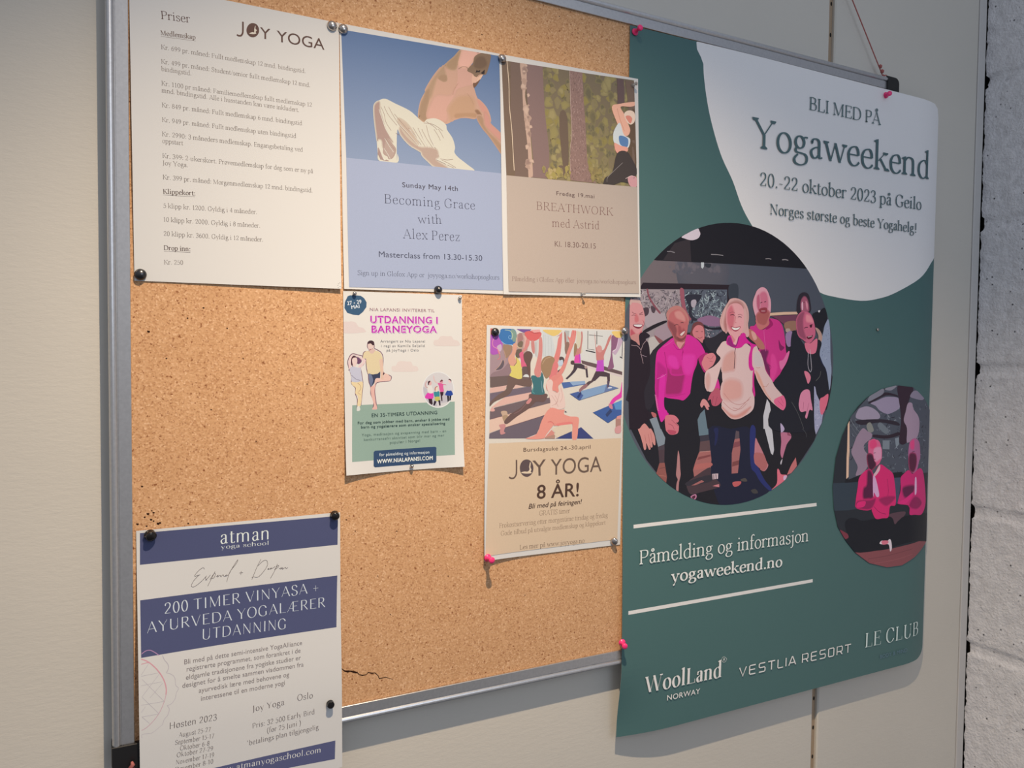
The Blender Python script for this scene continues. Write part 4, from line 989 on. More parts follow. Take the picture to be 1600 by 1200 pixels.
DATA['barne'] = '''
s|printed_art|211,202,205|-8,358 54,349 98,345 143,359 176,405 221,415 249,442 243,468 -9,475
s|printed_art|212,204,205|1095,589 1108,554 1151,548 1177,513 1220,501 1271,506 1327,506 1359,547 1403,555 1435,588 1422,621 1264,626 1120,621
s|printed_art|214,206,207|565,890 575,862 616,857 646,812 705,804 753,809 807,813 831,859 873,865 897,894 879,928 728,932 586,925
p|printed_art|56,90,125|52,58 79,47 146,45 203,48 242,74 272,121 269,176 229,232 180,272 110,268 44,248 13,194 18,128
p|printed_art|141,169,162|88,1308 1366,1306 1355,1960 74,1961
c|printed_art|115,81,104|1|282,581 276,636 298,681 235,697 220,747 223,786 254,781 261,881 278,948 283,954 288,1038 310,1105 310,1183 343,1274 331,1363
c|printed_art|115,81,105|1|351,575 359,625 361,653 436,698 464,771 463,928 550,975 561,1003 532,1037 403,1048 368,1084 359,1157 372,1275 386,1360
c|printed_art|115,81,105|1|58,890 42,813 65,747 99,716 161,728 223,764 63,890 68,912 84,989 83,1056 128,1112 127,1178 149,1245 141,1367
c|printed_art|116,81,105|0.8|251,797 228,842 193,875 204,936 219,1058 210,1158 191,1314
s|printed_art|62,41,52|280,603 282,581 299,565 328,563 348,572 357,603 350,625 333,614 316,597 290,603
s|printed_art|214,195,194|284,606 316,598 336,617 353,619 350,659 338,686 315,689 292,664 281,636
s|printed_art|152,95,99|298,659 321,664 338,653 344,681 321,692
s|printed_art|206,182,178|298,684 344,659 373,681 343,712 309,709
s|printed_art|212,201,170|235,703 286,681 309,709 343,712 373,681 430,703 456,765 455,785 415,787 428,883 428,925 375,955 284,951 270,881 262,825 257,770 223,786 223,747
s|printed_art|214,187,173|415,787 455,783 463,883 464,883 468,996 462,1024 433,1024 431,911 417,804
p|printed_art|57,64,92|284,951 341,957 393,950 428,923 424,1001 375,1006 351,1061 316,1105 299,1066 289,1010
s|printed_art|109,120,153|286,954 318,957 340,1022 328,1072 316,1094 299,1060
s|printed_art|220,190,184|369,1008 427,1004 462,1018 474,957 492,946 532,969 555,995 550,1026 526,1035 403,1045 374,1056 357,1084
p|printed_art|72,50,63|460,940 480,945 468,965 459,968
s|printed_art|217,178,174|310,1108 339,1089 369,1067 356,1151 366,1275 382,1332 380,1365 336,1367 325,1358 346,1325 337,1274 315,1195
s|printed_art|82,50,65|81,791 93,752 116,736 147,753 149,769 104,769 95,802 100,852 81,840
s|printed_art|106,73,108|155,753 200,786 202,814 165,836 149,808
s|printed_art|218,200,201|96,774 144,761 154,802 143,841 123,866 103,852
s|printed_art|219,198,203|50,818 68,752 96,722 107,725 87,763 73,818 80,873 58,890
s|printed_art|218,198,203|96,722 150,730 217,764 257,792 228,842 187,880 165,858 205,825 217,803 194,775 149,744
s|printed_art|187,192,215|63,893 97,863 165,877 193,880 201,952 208,1036 146,1040 89,1039 79,962
c|printed_art|117,112,136|0.6|85,962 135,1007 186,1024
s|printed_art|221,206,170|84,1039 146,1046 200,1036 219,1064 207,1158 188,1313 148,1315 158,1212 127,1173 131,1109 94,1078
c|printed_art|173,146,115|0.6|156,1162 190,1124 185,1080 151,1051
c|printed_art|174,146,116|0.5|156,1162 189,1191
s|printed_art|209,215,214|148,1323 173,1324 181,1369 141,1373
p|printed_art|218,225,231|1361,1161 1358,1195 1350,1229 1337,1261 1319,1290 1297,1316 1272,1338 1244,1355 1213,1367 1181,1374 1148,1376 1116,1372 1084,1363 1054,1349 1026,1330 1002,1307 981,1280 964,1250 952,1218 945,1185 943,1151 945,1116 953,1083 966,1052 983,1023 1004,997 1029,976 1057,958 1087,945 1119,938 1151,935 1184,939 1216,947 1247,961 1275,979 1300,1002 1321,1029 1339,1059 1351,1092 1359,1126
p|printed_art|201,203,211|1349,1159 1346,1192 1339,1224 1326,1254 1310,1282 1289,1306 1265,1327 1238,1343 1209,1355 1179,1361 1148,1363 1117,1359 1088,1351 1059,1337 1033,1319 1010,1297 990,1272 975,1244 963,1214 956,1182 954,1149 957,1117 964,1086 976,1056 992,1029 1012,1004 1036,984 1062,967 1090,955 1120,948 1151,946 1182,949 1212,957 1241,970 1268,987 1292,1009 1312,1035 1328,1063 1340,1094 1347,1126
s|printed_art|183,185,199|962,1114 980,1231 1023,1309 1066,1342 1133,1358 1133,1299 1201,1319 1299,1286 1231,1183 1067,1179
s|printed_art|210,68,178|1019,1185 1086,1193 1076,1266 980,1249
p|printed_art|54,37,47|1023,1262 1071,1263 1078,1325 1066,1338 1032,1310
s|printed_art|214,216,219|1014,1106 1058,1098 1079,1143 1081,1193 1019,1185
s|printed_art|212,172,177|1034,1048 1063,1057 1063,1089 1038,1102
s|printed_art|63,34,46|1020,1056 1039,1043 1051,1048 1034,1075 1031,1099 1020,1088
c|printed_art|195,155,161|1.2|1014,1128 991,1114 988,1078 1010,1043
s|printed_art|207,93,157|1145,1075 1174,1073 1198,1083 1252,1093 1251,1102 1217,1097 1224,1165 1231,1174 1178,1180 1159,1109
s|printed_art|205,145,167|1174,1050 1198,1035 1213,1065 1198,1083 1179,1073
s|printed_art|108,48,63|1171,1068 1184,1041 1203,1033 1212,1051 1184,1059
c|printed_art|212,183,187|1.3|1149,1077 1116,1058 1097,1022 1093,985
p|printed_art|52,33,44|1173,1182 1222,1183 1214,1220 1202,1233 1206,1297 1191,1292 1182,1228
s|printed_art|54,136,153|1093,1185 1125,1176 1163,1177 1165,1241 1134,1249 1105,1239
s|printed_art|183,185,101|1110,1244 1163,1241 1172,1278 1138,1295 1109,1280
s|printed_art|218,209,198|1115,1122 1144,1118 1149,1159 1134,1181 1115,1167
s|printed_art|172,106,105|1110,1126 1135,1111 1144,1120 1120,1131 1115,1167 1105,1158
p|printed_art|45,33,51|1104,1285 1128,1299 1104,1348 1085,1343 1095,1298
p|printed_art|45,33,51|1150,1286 1175,1282 1181,1346 1164,1350
s|printed_art|39,70,157|1266,1171 1315,1167 1344,1214 1329,1227 1299,1233 1250,1225 1241,1216
s|printed_art|202,203,215|1281,1075 1325,1071 1330,1140 1320,1167 1268,1166 1271,1111
s|printed_art|218,193,202|1284,1034 1316,1030 1320,1067 1291,1071
s|printed_art|63,29,42|1284,1034 1301,1025 1323,1044 1320,1069 1313,1048
p|printed_art|25,23,36|1265,1230 1290,1233 1289,1295 1272,1308
p|printed_art|25,23,36|1297,1233 1321,1232 1314,1286 1294,1295
p|printed_button|51,77,114|353,1850 1104,1847 1120,1860 1118,2024 1102,2042 349,2044 332,2029 335,1867
t|lettering|211,223,237|SX|47,160|213,134|44|27 - 29
t|lettering|211,223,237|SX|94,203|190,186|41|MAI
t|lettering|165,138,149|SM|308,219|1110,216|37|NIA LAPANSI INVITERER TIL
t|lettering|216,188,221|SX|322,362|1158,360|84|UTDANNING I
t|lettering|215,187,221|SX|335,476|1147,468|83|BARNEYOGA
t|lettering|185,38,184|SX|315,356|1151,353|84|UTDANNING I
t|lettering|185,38,184|SX|328,469|1139,461|83|BARNEYOGA
t|lettering|124,127,133|SW|431,584|985,582|31|Arrangert av Nia Lapansi
t|lettering|125,127,133|SW|442,638|980,635|31|i regi av Kamilla Seljelid
t|lettering|125,127,133|SW|506,690|903,689|32|på JoyYoga i Oslo
t|lettering|41,66,67|SM|318,1455|1136,1451|44|EN 35-TIMERS UTDANNING
t|lettering|41,66,67|SB|150,1531|1293,1532|33|For deg som jobber med barn, ønsker å jobbe med
t|lettering|41,66,68|SB|189,1581|1237,1582|33|barn og yogalærere som ønsker spesialisering
t|lettering|86,112,108|SW|194,1672|1248,1676|32|Yoga, meditasjon og avspenning med barn - en
t|lettering|86,112,108|SW|221,1727|1223,1727|32|konkurransefri aktivitet som blir mer og mer
t|lettering|86,112,108|SW|536,1780|913,1776|33|populær i Norge!
t|lettering|215,230,239|SM|404,1917|1029,1925|37|for påmelding og informasjon
t|lettering|230,239,239|SX|374,2001|1072,2003|48|WWW.NIALAPANSI.COM
'''
DATA['week'] = '''
B|printed_background|78,113,114
s|printed_background|238,238,240|1271,-66 1269,295 1299,561 1378,911 1493,1242 1644,1571 1858,1890 2028,2219 2224,2475 2585,2838 3136,3173 3680,3413 4003,3479 4684,3521 5155,3457 5556,3341 6178,3067 6562,2780 6816,2526 7398,1368 8978,-787 5387,-350 3153,-238
p|printed_stripe|230,230,230|184,6832 3766,6799 3772,6853 184,6883
p|printed_stripe#b|230,230,230|102,8031 3717,8030 3718,8081 103,8083
k|4071,4589 4066,4726 4053,4862 4031,4997 4000,5131 3960,5262 3912,5390 3855,5515 3790,5636 3718,5752 3638,5864 3551,5970 3458,6070 3358,6163 3252,6250 3140,6330 3024,6402 2903,6467 2778,6523 2650,6572 2519,6612 2386,6643 2250,6665 2114,6678 1977,6683 1840,6678 1704,6665 1569,6643 1435,6612 1304,6572 1176,6523 1051,6467 930,6402 814,6330 702,6250 597,6163 497,6070 403,5970 316,5864 236,5752 164,5636 99,5515 43,5390 -6,5262 -45,5131 -77,4997 -99,4862 -112,4726 -117,4589 -112,4452 -99,4316 -77,4180 -45,4047 -6,3916 43,3788 99,3663 164,3542 236,3426 316,3314 403,3208 497,3108 597,3015 702,2928 814,2848 930,2776 1051,2711 1176,2655 1304,2606 1435,2566 1569,2535 1704,2513 1840,2500 1977,2495 2114,2500 2250,2513 2386,2535 2519,2566 2650,2606 2778,2655 2903,2711 3024,2776 3140,2848 3252,2928 3358,3015 3458,3108 3551,3208 3638,3314 3718,3426 3790,3542 3855,3663 3912,3788 3960,3916 4000,4047 4031,4180 4053,4316 4066,4452
p|round_photo|82,89,104|4071,4589 4066,4726 4053,4862 4031,4997 4000,5131 3960,5262 3912,5390 3855,5515 3790,5636 3718,5752 3638,5864 3551,5970 3458,6070 3358,6163 3252,6250 3140,6330 3024,6402 2903,6467 2778,6523 2650,6572 2519,6612 2386,6643 2250,6665 2114,6678 1977,6683 1840,6678 1704,6665 1569,6643 1435,6612 1304,6572 1176,6523 1051,6467 930,6402 814,6330 702,6250 597,6163 497,6070 403,5970 316,5864 236,5752 164,5636 99,5515 43,5390 -6,5262 -45,5131 -77,4997 -99,4862 -112,4726 -117,4589 -112,4452 -99,4316 -77,4180 -45,4047 -6,3916 43,3788 99,3663 164,3542 236,3426 316,3314 403,3208 497,3108 597,3015 702,2928 814,2848 930,2776 1051,2711 1176,2655 1304,2606 1435,2566 1569,2535 1704,2513 1840,2500 1977,2495 2114,2500 2250,2513 2386,2535 2519,2566 2650,2606 2778,2655 2903,2711 3024,2776 3140,2848 3252,2928 3358,3015 3458,3108 3551,3208 3638,3314 3718,3426 3790,3542 3855,3663 3912,3788 3960,3916 4000,4047 4031,4180 4053,4316 4066,4452
p|round_photo|112,105,113|180,3135 1124,3117 1355,3112 1133,3492 189,3566
f|round_photo|83,87,102>92,93,106|14|1010,3125 1711,3107 1660,3419 1018,3461
r|round_photo|108,105,117/88,91,106|blob|30|21|3,9|673,3155 1652,3130 1656,3279 788,3283
p|round_photo|31,30,38|452,3134 529,3138 1832,3104 3439,3074 4097,2112 382,2467
p|round_photo|54,49,56|823,2875 1093,2791 1124,3117 1010,3125 628,3123
s|round_photo|214,205,222|944,2777 1079,2701 1221,2635 1262,2673 1277,2714 1242,2770 1162,2804 1082,2810 1001,2796
l|round_photo|127,126,135|1.6|694,3001 758,2995 828,3008
l|round_photo|135,134,141|1.6|1481,2988 1588,2983 1708,2988
l|round_photo|149,145,150|1.6|2537,2981 2603,2972 2656,2978
l|round_photo|154,149,153|1.6|2883,2972 2951,2963 3012,2971
p|round_photo|194,206,217|1299,3115 1355,3112 1352,3176 1329,3205 1306,3188
s|round_photo|50,55,66|1373,3129 1485,3126 1463,3179 1392,3174
p|round_photo|42,33,43|232,3550 290,3459 1841,3410 1841,3405 2001,3406 1996,3658 1800,3675 1794,3483
s|round_photo|59,66,79|1841,3410 2001,3406 1996,3658 1873,3682 1821,3552
p|round_photo|154,146,156|189,3559 963,3520 986,4010 1331,4418 208,4432
p|round_photo|89,98,115|940,3521 1794,3483 1833,4411 1042,4421 983,3864
r|round_photo|85,81,94/176,173,183/133,126,139/53,51,62/156,148,163/106,100,112|scrib|260|31|1.7,9|243,3563 951,3528 983,3901 251,3926
r|round_photo|141,163,175/57,62,77/113,128,144/165,183,195/44,48,63|scrib|330|33|1.9,10|1008,3525 1782,3488 1807,3929 1099,3952
r|round_photo|151,139,156/113,99,121/179,170,184/66,64,80|scrib|120|35|1.8,9|1260,3928 1734,3922 1820,4392 1390,4408
s|round_photo|166,157,170|391,3814 556,3843 691,3911 649,4020 397,4090 329,3976
s|round_photo|157,141,157|497,4132 738,4017 832,4197 678,4308 565,4238
s|round_photo|151,89,108|929,3522 999,3521 1018,3680 1061,3825 1145,3932 1099,3952 1027,3826 968,3755
s|round_photo|132,79,94|352,3551 379,3549 409,3644 510,3773 601,3860 579,3878 489,3792 387,3663
s|round_photo|46,47,62|1022,3625 1124,3584 1321,3584 1277,3669 1153,3803 1167,3894 1260,3937 1191,3960 1097,3878 1094,3750
s|round_photo|171,166,183|1138,3675 1207,3654 1231,3699 1187,3774 1140,3748
s|round_photo|37,32,40|305,4128 494,4034 681,3972 706,3996 561,4059 354,4149
s|round_photo|141,109,145|1249,3947 1353,3897 1493,3874 1674,3915 1724,4007 1533,4032 1379,4008
s|round_photo|38,35,49|1367,4013 1498,4051 1737,4035 1744,4065 1499,4079 1356,4041
s|round_photo|73,60,72|303,3817 390,3805 392,3885 327,3923
s|round_photo|79,67,79|433,3776 511,3809 491,3873 446,3856
s|round_photo|181,180,183|400,4251 498,4204 611,4292 558,4428 527,4509 526,4960 439,4995 351,4976 425,4869 443,4689 426,4420
r|round_photo|134,122,126/201,201,205/157,141,146|scrib|46|37|1,5|426,4420 526,4455 527,4978 362,4976
s|round_photo|133,81,90|509,4186 655,4264 678,4299 611,4310 532,4239
s|round_photo|153,80,93|439,4995 527,4996 544,5268 478,5257
s|round_photo|46,43,54|395,4510 809,4188 1207,4133 1502,4200 1799,4071 2173,4109 2629,4196 3175,4284 3821,4478 3955,5302 280,5226
p|round_photo|35,35,44|444,5229 670,4925 1166,4780 1297,4464 1456,4687 1883,4876 2513,4685 3041,4386 3741,4274 3982,4476 4006,5096 3842,5402 3682,5788 3310,6188 2755,6525 2181,6699 1929,6708 1438,6661 1083,6512 737,6295 399,5931 110,5462 106,5222
s|round_photo|34,38,62|1502,5533 1915,5545 2306,5558 2333,6046 2728,6523 2181,6699 1929,6708 1730,6673 1551,6196
s|round_photo|45,54,118|2304,5558 2413,5561 2407,5991 2493,6162 2624,6357 2775,6506 2715,6522 2538,6382 2429,6237 2328,6104
s|round_photo|39,45,89|1597,5536 1682,5538 1662,5727 1615,5782 1624,5631
p|round_photo|132,146,162|441,5364 562,5333 638,5515 643,5506 720,5636 708,5727 597,5761 515,5502
p|round_photo|78,70,82|591,5759 708,5732 711,5805 600,5809
p|round_photo|79,64,74|603,5809 709,5802 709,6001 622,5997
p|round_photo|146,92,89|622,5992 712,5992 735,6103 756,6196 743,6287 658,6226 567,6139
c|round_photo|101,69,73|0.9|623,6070 735,6057
c|round_photo|185,127,114|0.7|612,6169 736,6186
p|round_photo|105,128,145|1292,5395 1342,5303 1418,5244 1480,5532 1492,5532 1501,5619 1326,5628 1312,5527
p|round_photo|62,60,74|1338,5629 1501,5617 1520,5703 1349,5715
p|round_photo|98,78,84|1349,5715 1520,5703 1542,5860 1331,5874
p|round_photo|166,108,109|1331,5869 1542,5855 1562,5988 1552,6112 1407,6169 1245,6223 1224,6121 1263,6011
p|round_photo|132,76,80|1321,5939 1546,5912 1546,5940 1292,5984
s|round_photo|181,110,109|1275,6049 1554,6035 1549,6092 1265,6123
c|round_photo|199,149,146|0.8|1343,5865 1539,5864
s|round_photo|177,130,135|953,5827 978,5923 991,6090 1000,6183 971,6292 960,6425 926,6423 925,6317 947,6244 918,6178 930,6031 940,5902
s|round_photo|75,61,70|1115,6310 1266,6217 1537,6100 1564,6215 1711,6329 1719,6405 1376,6458 1199,6479 1134,6414
s|round_photo|55,53,64|1115,6292 1527,6213 1565,6310 1151,6350
p|round_photo|167,108,110|1197,6348 1385,6280 1433,6307 1268,6348
p|round_photo|208,132,144|1591,6380 1712,6359 1719,6407
p|round_photo|215,197,211|1581,6202 1694,6202 1692,6280 1589,6285
l|round_photo|77,51,65|1.1|1606,6208 1600,6284
l|round_photo|77,51,65|1.1|1636,6210 1630,6286
l|round_photo|78,52,65|1.1|1666,6212 1660,6288
s|round_photo|191,131,168|1182,6510 1270,6479 1296,6518 1253,6562
s|round_photo|86,41,64|1205,6517 1264,6497 1270,6526 1241,6547
p|round_photo|205,208,220|2633,5111 2691,5176 2727,5325 2748,5572 2771,5662 2806,5902 2784,5982 2740,5948 2667,5747 2601,5568 2575,5567 2564,5370
s|round_photo|195,130,144|2414,5708 2468,5769 2551,5890 2635,6032 2643,6077 2691,6124 2666,6182 2607,6220 2533,6194 2506,6153 2412,6089 2398,5971
s|round_photo|180,110,114|2401,5932 2579,5951 2635,6042 2677,6123 2600,6218 2519,6174 2412,6079
p|round_photo|94,82,93|2021,5578 2084,5589 2093,5696 2000,5702
p|round_photo|168,109,112|2000,5702 2096,5696 2117,5861 2101,5986 2075,6216 1953,6219 1949,5911
p|round_photo|136,80,91|1995,5750 2101,5735 2109,5812 1966,5835
p|round_photo|127,77,80|1964,6046 2096,6024 2091,6092 1960,6113
s|round_photo|194,123,155|2938,5579 3054,5583 3172,5707 3076,5824 3012,5981 2984,6040 2943,5958 2955,5779
p|round_photo|154,87,112|3054,5573 3111,5625 3172,5707 3085,5684
p|round_photo|202,120,125|3277,6040 3307,6178 3187,6282 3090,6307 3183,6151
s|round_photo|229,121,144|2882,6214 2923,6217 2966,6289 3090,6309 3065,6376 2916,6456 2768,6516 2881,6424
s|round_photo|220,193,227|3022,6323 3091,6317 3065,6376 3024,6383
s|round_photo|195,100,106|1977,6350 2138,6348 2111,6402 2010,6420
s|round_photo|84,80,79|2134,6317 2223,6303 2263,6354 2161,6347
s|round_photo|71,70,73|2344,6496 2435,6483 2489,6546 2397,6549
s|round_photo|204,202,215|2947,6098 2987,6050 2975,6110 2955,6139
s|round_photo|202,145,153|74,3721 117,3699 170,3683 230,3705 275,3765 318,3879 331,3967 299,4093 262,4169 182,4198 85,4204
s|round_photo|196,167,167|74,3721 128,3692 192,3685 247,3713 275,3774 226,3749 129,3745 76,3782
f|round_photo|201,145,153>193,114,123|2|175,3893 214,3927 226,3993 178,4016 155,3973
f|round_photo|202,146,153>179,87,104|2|104,4107 203,4184 278,4129 257,4174 182,4202 95,4204
c|round_photo|95,46,59|0.8|110,3873 143,3890 175,3893
c|round_photo|95,46,59|0.8|106,3922 143,3912 170,3921
c|round_photo|96,46,59|0.8|234,3891 267,3881 294,3866
c|round_photo|96,46,59|0.8|235,3908 262,3900 300,3899
c|round_photo|175,74,99|0.8|296,3977 319,4030 298,4066
s|round_photo|121,33,56|130,4049 200,4033 292,4040 274,4080 223,4099 157,4083
s|round_photo|214,214,223|141,4051 200,4041 284,4044 260,4072 190,4074
s|round_photo|187,135,136|106,4195 241,4174 252,4329 183,4282 107,4248
s|round_photo|40,32,43|102,4252 184,4291 250,4334 234,4210 257,4165 300,4146 365,4153 421,4188 405,4215 351,4243 402,4304 426,4429 431,4555 438,4689 413,4797 350,4940 344,5048 389,5228 495,5289 468,5356 441,5364 354,5416 268,5490 252,5503 132,5490 99,5444 77,4867 88,4337
s|round_photo|204,143,142|273,5490 354,5421 438,5495 471,5501 533,5602 548,5721 521,5730 490,5682 499,5750 475,5765 447,5726 466,5782 436,5790 391,5696 389,5777 356,5790 325,5694 285,5584 246,5502
c|round_photo|171,95,101|0.6|362,5578 385,5687
c|round_photo|172,96,102|0.6|422,5571 452,5708
c|round_photo|172,96,102|0.6|461,5555 490,5673
c|round_photo|180,157,169|0.7|109,4329 163,4335 217,4343 273,4396 268,4422 285,4476 315,4582
c|round_photo|180,158,169|0.7|278,4391 309,4315 368,4256
l|round_photo|167,149,168|0.6|263,4458 373,4488
s|round_photo|180,105,111|467,5266 544,5286 556,5331 507,5339
s|round_photo|113,65,70|1134,4190 1149,4088 1181,4004 1261,3970 1343,3990 1387,4082 1396,4193 1361,4222
s|round_photo|203,127,137|1167,4115 1217,4040 1286,4020 1357,4046 1380,4119 1382,4222 1353,4278 1268,4224 1197,4188
c|round_photo|83,40,52|0.9|1224,4114 1271,4113
c|round_photo|84,40,52|0.9|1323,4112 1358,4111
c|round_photo|139,59,73|0.8|1267,4196 1302,4209 1349,4190
s|round_photo|36,32,45|1373,4222 1422,4314 1495,4387 1543,4406 1392,4501 1331,4408
s|round_photo|160,93,102|832,4197 1070,4164 1079,4301 950,4377 852,4296
s|round_photo|184,126,125|714,3955 701,3874 744,3809 822,3766 900,3756 981,3782 1050,3843 1099,3933 1089,4026 1065,3953 1005,3863 913,3812 823,3833 769,3890 737,3963
s|round_photo|184,107,113|737,3963 757,3881 823,3829 913,3807 1005,3854 1070,3944 1084,4026 1069,4136 1059,4201 1004,4257 924,4258 855,4223 808,4133 750,4053
f|round_photo|185,107,113>201,143,143|2.5|846,3851 936,3829 1018,3899 1031,3972 951,3956 871,3923
f|round_photo|184,107,113>122,67,77|3|737,3981 794,3998 851,4032 886,4104 877,4177 923,4222 992,4239 924,4260 855,4223 797,4125 745,4054
f|round_photo|185,107,113>159,84,93|2|908,4049 953,4048 977,4102 999,4074 1034,4100 1024,4137 967,4166 922,4176
c|round_photo|63,35,47|1|845,4042 879,4022 913,4031
c|round_photo|64,35,47|1|952,3998 980,3988 1003,3996
s|round_photo|218,204,208|945,4167 989,4129 1029,4114 1012,4147 973,4180
c|round_photo|109,39,52|0.7|939,4171 979,4184 1024,4151
s|round_photo|128,70,78|889,4195 957,4221 1014,4202 1053,4164 1048,4210 992,4253 924,4254
s|round_photo|206,144,150|890,4268 981,4276 1038,4261 994,4312 950,4368 903,4323
s|round_photo|207,47,156|547,4428 612,4355 700,4290 821,4215 857,4287 950,4368 1028,4307 1070,4164 1221,4211 1304,4270 1364,4343 1408,4417 1425,4426 1397,4482 1286,4492 1254,4595 1199,4715 1168,4854 1154,4965 1138,5021 1036,5105 945,5094 763,5073 690,5063 693,5189 734,5262 774,5300 713,5353 647,5411 601,5323 547,5141 526,4924 524,4599
f|round_photo|206,46,155>159,44,111|4|709,4680 765,4661 811,4725 1027,4725 1019,4854 977,5001 830,5022 706,5007 691,4870
f|round_photo|206,46,156>181,45,130|3|842,4615 1001,4624 1027,4725 811,4730
f|round_photo|205,46,155>216,59,173|3|749,4471 884,4487 933,4633 843,4643 751,4580
f|round_photo|208,47,156>217,60,173|4|998,4468 1169,4447 1229,4502 1165,4715 1050,4725 1001,4596
f|round_photo|205,46,155>183,40,137|3|562,4563 663,4616 720,4689 703,4889 684,5052 573,5051 537,4924 553,4689
s|round_photo|213,48,168|600,4798 700,4752 693,4961 687,5198 745,5272 647,5406 599,5232
l|round_photo|215,123,191|0.7|561,4797 644,4766 716,4730
c|round_photo|152,29,110|0.8|680,4417 706,4553 731,4661
c|round_photo|155,29,112|0.7|835,4306 904,4377 984,4367 1039,4302
c|round_photo|152,29,108|0.8|995,4367 1008,4422 996,4413 988,4523
c|round_photo|215,104,180|0.6|657,4345 767,4289 833,4242
c|round_photo|173,39,122|0.6|718,5043 875,5045 1057,5011
l|round_photo|225,162,201|0.7|522,5023 551,5043
l|round_photo|225,162,201|0.7|527,5048 556,5069
l|round_photo|225,162,201|0.7|533,5074 562,5094
l|round_photo|225,162,201|0.7|540,5099 568,5119
l|round_photo|225,162,201|0.7|545,5125 573,5145
l|round_photo|225,162,201|0.7|551,5150 579,5170
l|round_photo|225,162,201|0.7|557,5175 585,5196
l|round_photo|225,162,201|0.7|562,5201 590,5221
l|round_photo|225,162,201|0.7|568,5226 596,5247
s|round_photo|177,44,122|1286,4492 1437,4416 1451,4500 1415,4706 1337,4622
s|round_photo|205,120,137|707,5344 780,5309 882,5325 951,5387 935,5423 906,5427 953,5470 954,5525 954,5534 932,5580 864,5597 796,5591 750,5555 721,5509
c|round_photo|146,68,93|0.7|826,5383 884,5431 941,5469
c|round_photo|146,68,92|0.7|771,5437 839,5466 874,5522
s|round_photo|181,81,107|750,5528 840,5531 909,5551 887,5587 807,5589
s|round_photo|214,134,146|1409,4454 1485,4425 1556,4424 1608,4489 1560,4593 1490,4640 1421,4687 1347,4585 1369,4510
c|round_photo|168,79,104|0.6|1439,4482 1511,4509 1557,4462
c|round_photo|169,79,104|0.6|1488,4537 1547,4546
s|round_photo|213,60,156|1626,4800 1663,4819 1690,4951 1582,4960
s|round_photo|185,92,117|1473,5118 1501,5043 1570,4960 1642,4932 1703,4970 1766,5066 1744,5122 1649,5196 1553,5185 1526,5100
c|round_photo|123,51,74|0.6|1573,5054 1552,5176
c|round_photo|123,51,74|0.6|1645,5064 1612,5186
s|round_photo|212,148,153|1333,5172 1373,5098 1438,5108 1505,5194 1482,5212 1439,5155 1494,5241 1459,5249 1404,5183 1364,5219
s|round_photo|209,56,144|2247,4040 2335,3999 2386,3959 2467,4054 2571,4031 2648,3961 2619,3884 2780,3888 2875,3934 2933,4021 2979,4188 3014,4396 3082,4385 3032,4535 2928,4674 2798,4842 2703,4822 2592,4685 2467,4471 2425,4374 2461,4296
f|round_photo|206,56,143>117,41,94|3|2464,4374 2635,4371 2600,4518 2670,4616 2722,4783 2633,4724 2536,4568
s|round_photo|135,34,100|2844,4201 2901,4279 2970,4317 2904,4368 2862,4329
f|round_photo|209,56,144>225,71,159|3|2691,4449 2771,4448 2831,4635 2757,4812 2703,4802
c|round_photo|121,33,88|0.8|2629,4577 2697,4616 2671,4665
s|round_photo|226,118,176|2869,4536 2949,4506 3041,4386 3082,4385 3019,4545 2914,4664
c|round_photo|227,116,184|0.7|2533,4062 2550,4197 2583,4382
s|round_photo|163,34,110|2620,3894 2673,3902 2716,3979 2572,4051
s|round_photo|226,167,187|2301,3721 2300,3625 2340,3528 2383,3458 2472,3413 2565,3439 2628,3533 2664,3639 2654,3805 2580,3905 2411,3949 2357,3864
f|round_photo|226,168,187>210,119,149|3|2399,3563 2474,3482 2567,3497 2611,3631 2589,3768 2458,3773 2415,3669
f|round_photo|225,166,186>192,100,131|2|2373,3564 2424,3533 2442,3687 2419,3775 2377,3699
f|round_photo|208,127,142>174,98,99|3|2369,3854 2419,3794 2484,3772 2562,3750 2643,3795 2619,3884 2582,3963 2530,3994 2451,3977 2398,3949
s|round_photo|153,65,80|2418,3755 2482,3724 2574,3720 2589,3778 2538,3809 2459,3802
c|round_photo|62,27,50|1.2|2447,3653 2486,3637
c|round_photo|63,28,50|1.2|2525,3635 2564,3624
c|round_photo|239,211,228|0.7|2471,3773 2549,3770
s|round_photo|198,119,119|2358,3912 2451,3986 2569,3973 2620,3903 2635,3971 2493,4053 2401,4026
s|round_photo|185,117,112|2185,4109 2209,4051 2299,4068 2391,4143 2526,4256 2555,4343 2450,4345 2356,4259 2251,4194
s|round_photo|220,166,161|2274,4088 2351,4105 2393,4191 2329,4212
p|round_photo|225,191,168|2656,3795 2938,3770 3240,3754 3234,3796 2939,3812 2644,3839
p|round_photo|119,69,95|2671,3843 3227,3802 3167,4045 3030,4068 2972,3971 2806,3888
s|round_photo|155,117,102|2970,3932 3203,3904 3208,4044 2988,4040
s|round_photo|185,164,156|2987,4030 3069,4023 3085,4067 3003,4079
s|round_photo|157,131,177|2990,4109 3126,4066 3119,4275 3024,4287
s|round_photo|50,43,55|3216,3685 3227,3585 3265,3493 3354,3447 3454,3469 3500,3563 3523,3733 3366,3779 3226,3774
f|round_photo|67,52,66>173,96,124|2|3297,3602 3357,3514 3428,3536 3474,3644 3471,3745 3323,3750
s|round_photo|235,188,210|3316,3621 3343,3600 3353,3709 3325,3720
s|round_photo|225,147,171|3401,3577 3452,3625 3449,3716 3419,3677
c|round_photo|100,47,70|0.8|3346,3609 3395,3597
s|round_photo|154,168,197|3807,4089 3845,3945 3921,3851 3967,4014 3979,4167 3997,4476 4027,4682 3988,4992 3873,4682 3765,4529 3715,4356
r|round_photo|101,112,150/188,199,225/134,146,179|scrib|34|41|1,4|3816,3967 3962,3962 4001,4579 3807,4478
